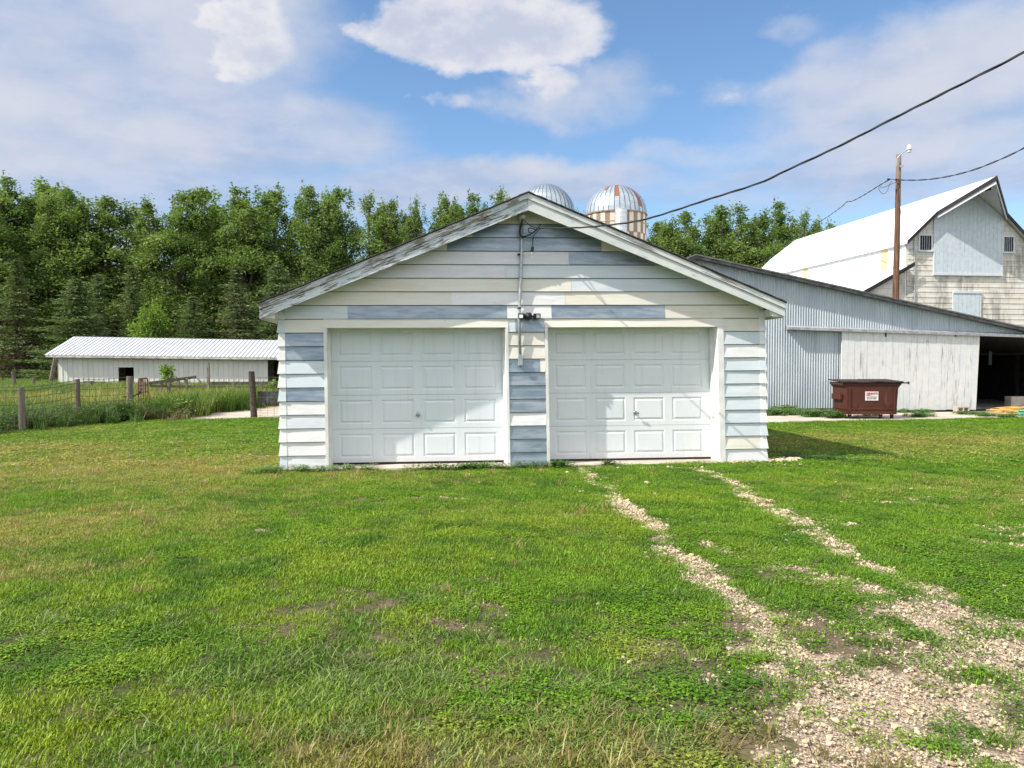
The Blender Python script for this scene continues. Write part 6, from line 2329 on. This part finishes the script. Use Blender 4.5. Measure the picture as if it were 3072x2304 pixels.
# farther lawn both sides of the garage
x, y = lawn_points(48000, 12.0, 24.0, 0.86, 0.8)
n = len(x)
idx_ = np.where(rg.uniform(size=n) < 0.2, rg.integers(4, 6, n), rg.integers(0, 4, n))
s_ = rg.uniform(0.7, 1.2, n)
scatter('lawn_grass', far_c, np.stack([x, y, gz_at(x, y)], 1), rg.uniform(0, 6.28, n), s_, idx_, grass_colour(x, y, rg))

# ---- limestone chips


def stone(rg):
    bm_v = []
    import bmesh
    bm = bmesh.new()
    bmesh.ops.create_icosphere(bm, subdivisions=1, radius=0.5)
    for v in bm.verts:
        v.co *= rg.uniform(0.7, 1.15)
        v.co.z *= 0.62
    me = bpy.data.meshes.new('stone')
    bm.to_mesh(me); bm.free()
    me.materials.append(M_STONE)
    return bpy.data.objects.new('stone', me)


chips = proto_coll('chip', [stone(rg) for _ in range(6)])
n = 330000
y = np.sqrt(rg.uniform(2.4 ** 2, 12.3 ** 2, n)); x = rg.uniform(-0.1, 1.0, n) * (0.8 * y + 1.4)
dn = gravel(x, y)
ok = (rg.uniform(size=n) < np.clip(dn * 1.0 + 0.012 + 0.05 * bare(x, y) + 0.03 * (x > 0.8) * fbm(x * 2, y * 2, 151, 2), 0, 1) * (0.35 + 0.65 * np.clip(6.5 / y, 0, 1))) & ~inside_garage(x, y, 0.0)
x, y = x[ok], y[ok]
n = len(x)
sz = np.exp(rg.normal(math.log(0.0105), 0.48, n)) * (1 + 0.5 * sstep(5, 9, y))
base_ = np.array([0.60, 0.49, 0.34])
ccol = base_ * rg.uniform(0.55, 1.2, (n, 1)) * np.array([1, 1, 1]) + rg.normal(size=(n, 3)) * 0.02
scatter('gravel', chips, np.stack([x, y, gz_at(x, y) + sz * 0.1], 1), rg.uniform(0, 6.28, n), sz, rg.integers(0, 6, n), np.clip(ccol, 0.05, 0.9), tilt=rg.normal(size=(n, 2)) * 0.35)
# larger stones heaped at the garage corner
n = 420
t = rg.uniform(size=n)
c0, c1 = GF.w(7.0, -0.10, 0), GF.w(8.35, 0.15, 0)
x = c0.x + (c1.x - c0.x) * t + rg.normal(size=n) * 0.03; y = c0.y + (c1.y - c0.y) * t + rg.normal(size=n) * 0.07
ok = ~inside_garage(x, y, 0.02); x, y = x[ok], y[ok]; n = len(x)
scatter('stone_gravel', chips, np.stack([x, y, 0.005 + rg.uniform(0, 0.035, n)], 1), rg.uniform(0, 6.28, n), rg.uniform(0.03, 0.07, n), rg.integers(0, 6, n), base_ * rg.uniform(0.8, 1.25, (n, 1)))

# ---- weeds along the garage foot and the machine shed
wd_c = proto_coll('weed_clump', [leafy('w', rg, 46, 0.14, 0.02, 0.13, 0.055, M_GRASS) for _ in range(3)] + [clump('w', rg, 40, 0.10, 0.06, 0.2, 0.010, M_GRASS, 0.9, 0.7) for _ in range(2)])
ps_, sc_, cl_, ix_ = [], [], [], []


def weeds(x0, y0, x1, y1, m, spread, s0, s1, col, kinds=(0, 3), zz=0.0):
    t = rg.uniform(size=m)
    ps_.append(np.stack([x0 + (x1 - x0) * t + rg.normal(size=m) * spread, y0 + (y1 - y0) * t + rg.normal(size=m) * spread, np.full(m, zz)], 1))
    sc_.append(rg.uniform(s0, s1, m)); cl_.append(np.array([col]) * rg.uniform(0.75, 1.2, (m, 1))); ix_.append(rg.integers(kinds[0], kinds[1], m))


a, b = GF.w(-0.25, -0.14, 0), GF.w(1.35, -0.12, 0)
weeds(a.x, a.y, b.x, b.y, 46, 0.05, 0.4, 0.75, (0.24, 0.36, 0.15))
a, b = GF.w(1.8, -0.25, 0), GF.w(4.4, -0.22, 0)
weeds(a.x, a.y, b.x, b.y, 60, 0.05, 0.4, 0.75, (0.12, 0.23, 0.05))
a, b = GF.w(2.6, -0.13, 0), GF.w(3.3, -0.12, 0)
weeds(a.x, a.y, b.x, b.y, 22, 0.04, 0.4, 0.8, (0.08, 0.17, 0.03), (0, 5))
a = GF.w(4.95, -0.13, 0)
weeds(a.x, a.y, a.x + 0.12, a.y, 8, 0.04, 0.5, 0.8, (0.07, 0.13, 0.04))
a = GF.w(4.15, -0.2, 0)
weeds(a.x, a.y, a.x + 0.15, a.y, 12, 0.05, 0.5, 0.9, (0.08, 0.18, 0.03))
a = GF.w(-0.35, -0.12, 0)
weeds(a.x, a.y, a.x + .1, a.y - .2, 14, 0.08, 0.4, 0.7, (0.16, 0.28, 0.06))
a, b = GF.w(8.2, 0.6, 0), GF.w(9.2, -0.4, 0)
weeds(a.x, a.y, b.x, b.y, 40, 0.15, 0.4, 0.7, (0.10, 0.19, 0.05))
for (u0, v0, u1, v1, m, sp_, s0, s1) in ((2300, 1246, 2420, 1246, 80, 0.25, 1.3, 2.6), (2420, 1252, 2500, 1250, 70, 0.15, 1.2, 2.4), (2490, 1256, 2520, 1256, 40, 0.12, 1.4, 2.4), (2340, 1240, 2370, 1240, 16, 0.1, 2.2, 3.2),
                                         (2700, 1240, 2800, 1240, 40, 0.12, 0.8, 1.6), (2740, 1252, 2790, 1251, 50, 0.14, 0.8, 1.5), (2880, 1244, 2960, 1246, 90, 0.12, 0.7, 1.3), (2940, 1250, 2990, 1252, 50, 0.10, 0.7, 1.3),
                                         (2560, 1250, 2640, 1248, 26, 0.12, 0.6, 1.2), (3030, 1240, 3072, 1238, 40, 0.15, 0.9, 1.6), (3000, 1255, 3040, 1254, 24, 0.10, 0.9, 1.5)):
    p0, p1 = ground(u0, v0), ground(u1, v1)
    weeds(p0.x, p0.y, p1.x, p1.y, m, sp_, s0 * 0.6, s1 * 0.6, (0.13, 0.24, 0.07), (0, 5), 0.02)
P_ = np.vstack(ps_); S_ = np.concatenate(sc_); I_ = np.concatenate(ix_); K_ = np.vstack(cl_)
ok = ~inside_garage(P_[:, 0], P_[:, 1], 0.0)
scatter('weeds', wd_c, P_[ok], rg.uniform(0, 6.28, ok.sum()), S_[ok], I_[ok], K_[ok])

# ---- meadow behind the wire fence, tangled growth on the fence line, dead stalks
mead = proto_coll('meadow_clump', [clump('m', rg, 70, 0.30, 0.30, 0.75, 0.018, M_GRASS, 0.7, 0.5) for _ in range(4)] + [leafy('m', rg, 110, 0.28, 0.05, 0.5, 0.085, M_GRASS) for _ in range(2)])
n = 9000
y = rg.uniform(17.0, 58.0, n); x = -rg.uniform(0.05, 1.0, n) * (0.84 * y + 2)
edge = [(p.x, p.y + 0.55) for p in LAWN_EDGE_L[:8]] + [(ground(560, 1258).x, ground(560, 1258).y)]
ep = edge + [(ground(650, 1236).x, ground(650, 1236).y), (ground(770, 1222).x, ground(770, 1222).y), (ground(1100, 1212).x, ground(1100, 1212).y), (-6, 45), (-8, 62), (-60, 62), (-40, 14)]
shed_in = (SFm.o.x - 0.2 < x) & (y > 49.8)
ok = poly_in(x, y, ep) & ~shed_in
x, y = x[ok], y[ok]; n = len(x)
f_ = fbm(x * 0.35, y * 0.35, 121, 3)
edge_d = np.min(np.stack([np.hypot(x - px_, y - py_) for px_, py_ in edge]), 0)
nearedge = edge_d < 2.2
c = np.where((f_ > 0.5)[:, None], np.array([[0.20, 0.26, 0.05]]), np.array([[0.12, 0.21, 0.04]]))
c = np.where(((y > 24) & (y < 36))[:, None] & (f_ > 0.42)[:, None], np.array([[0.30, 0.31, 0.08]]), c)
c = np.where((nearedge & (f_ < 0.6))[:, None], np.array([[0.09, 0.16, 0.035]]), c) * rg.uniform(0.75, 1.25, (n, 1))
ix = np.where(nearedge & (rg.uniform(size=n) < 0.6), rg.integers(4, 6, n), rg.integers(0, 4, n))
s_ = rg.uniform(0.6, 1.1, n) * np.where(y > 26, 0.85, 0.9) * np.where(y > 40, 0.7, 1.0)
s_ = np.where((x > ground(405, 1250).x) & (y < 30), s_ * 1.25, s_)
scatter('meadow_grass', mead, np.stack([x, y, np.zeros(n)], 1), rg.uniform(0, 6.28, n), s_, ix, c)
# strip of rank growth right on the fence
ps_, sc_, cl_, ix_ = [], [], [], []
for i in range(len(edge) - 1):
    m = int(14 * math.hypot(edge[i + 1][0] - edge[i][0], edge[i + 1][1] - edge[i][1]))
    weeds(edge[i][0], edge[i][1] - 0.2, edge[i + 1][0], edge[i + 1][1] - 0.2, m, 0.2, 0.35, 0.75, (0.09, 0.165, 0.04), (3, 6))
p0, p1 = ground(440, 1262), ground(720, 1226)
weeds(p0.x, p0.y + 0.9, p1.x, p1.y + 0.5, 150, 0.3, 0.7, 1.2, (0.10, 0.19, 0.03), (0, 5))
P_ = np.vstack(ps_); S_ = np.concatenate(sc_); I_ = np.concatenate(ix_); K_ = np.vstack(cl_)
scatter('rank_weeds', mead, P_, rg.uniform(0, 6.28, len(P_)), S_, I_, K_)
dead_c = proto_coll('stalk_clump', [clump('d', rg, 30, 0.35, 0.1, 0.55, 0.014, M_GRASS, 2.2, 0.9) for _ in range(3)])
ps_, sc_, cl_, ix_ = [], [], [], []
for (u0, v0, u1, v1, m) in ((300, 1264, 470, 1258, 70), (400, 1258, 520, 1262, 50), (120, 1285, 200, 1276, 16), (0, 1294, 60, 1290, 12), (600, 1232, 690, 1222, 40), (470, 1252, 540, 1246, 20)):
    p0, p1 = ground(u0, v0), ground(u1, v1)
    weeds(p0.x, p0.y + 0.2, p1.x, p1.y + 0.2, m, 0.22, 0.5, 1.0, (0.30, 0.23, 0.15), (0, 3))
P_ = np.vstack(ps_); S_ = np.concatenate(sc_); I_ = np.concatenate(ix_); K_ = np.vstack(cl_)
scatter('dead_weeds', dead_c, P_, rg.uniform(0, 6.28, len(P_)), S_, I_, K_)

# white clover heads on the left lawn
fl_c = proto_coll('clover_head', [leafy('f', rg, 14, 0.012, 0.05, 0.075, 0.016, M_GRASS)])
n = 900
x = rg.uniform(-13, -4, n); y = rg.uniform(9, 18, n)
ok = poly_in(x, y, LAWN) & (fbm(x * 0.8, y * 0.8, 131, 3) > 0.52)
x, y = x[ok], y[ok]; n = len(x)
scatter('clover_grass', fl_c, np.stack([x, y, np.zeros(n)], 1), rg.uniform(0, 6.28, n), rg.uniform(0.6, 1.1, n), np.zeros(n, int), np.tile([[0.55, 0.56, 0.48]], (n, 1)))


# two leafy plants by the pen: a sapling at the shed doorway and a bush at the end
def shrub(name, u, vb, vt, Y, wpx, nl, leaf, seed, mat, label):
    rg_ = np.random.default_rng(seed)
    g = at_y(u, 1080, Y)
    zt = at_y(u, vt, Y).z
    w = wpx / F * Y / 2
    r = empty(name, (g.x, Y, 0), label, 'bush')
    cl = []
    for k in range(26):
        t = rg_.uniform(0.25, 1.0)
        a = rg_.uniform(0, 2 * PI); rr = w * (1.05 - t * 0.7) * rg_.uniform(0.2, 1)
        cl.append((rr * math.cos(a), rr * math.sin(a), zt * t))
    P_ = np.vstack([np.array(c) + rg_.normal(size=(nl, 3)) * np.array([0.13, 0.13, 0.09]) for c in cl])
    V, Q = leaf_quads(P_, leaf, rg_, 0.5, 0.5)
    o = bpy.data.objects.new('foliage', big_mesh('foliage', V, Q, mat, {'tint': np.clip(rg_.normal(0.5, 0.25, len(P_)), 0, 1)}))
    COL.objects.link(o); o.parent = r
    st = MB()
    for c in cl[::2]:
        st.tube([(g.x, Y, 0), (g.x + c[0] * 0.4, Y + c[1] * 0.4, c[2] * 0.6), (g.x + c[0], Y + c[1], c[2])], [0.025, 0.015, 0.006], 5)
    st.build('stem', M_BARK, r)
    return r


shrub('sapling', 500, 1170, 1098, 36.5, 44, 16, 0.17, 5, M_LEAFY, 'leafy sapling growing before the dark doorway of the stock shed')
shrub('leafy_bush', 822, 1172, 1150, 32.5, 44, 26, 0.14, 6, M_LEAF, 'low leafy bush under the rail fence beside the garage')
shrub('weed_bush', 145, 1170, 1152, 40.0, 24, 20, 0.14, 8, M_LEAF, 'round green weed clump in the meadow in front of the stock shed corner')
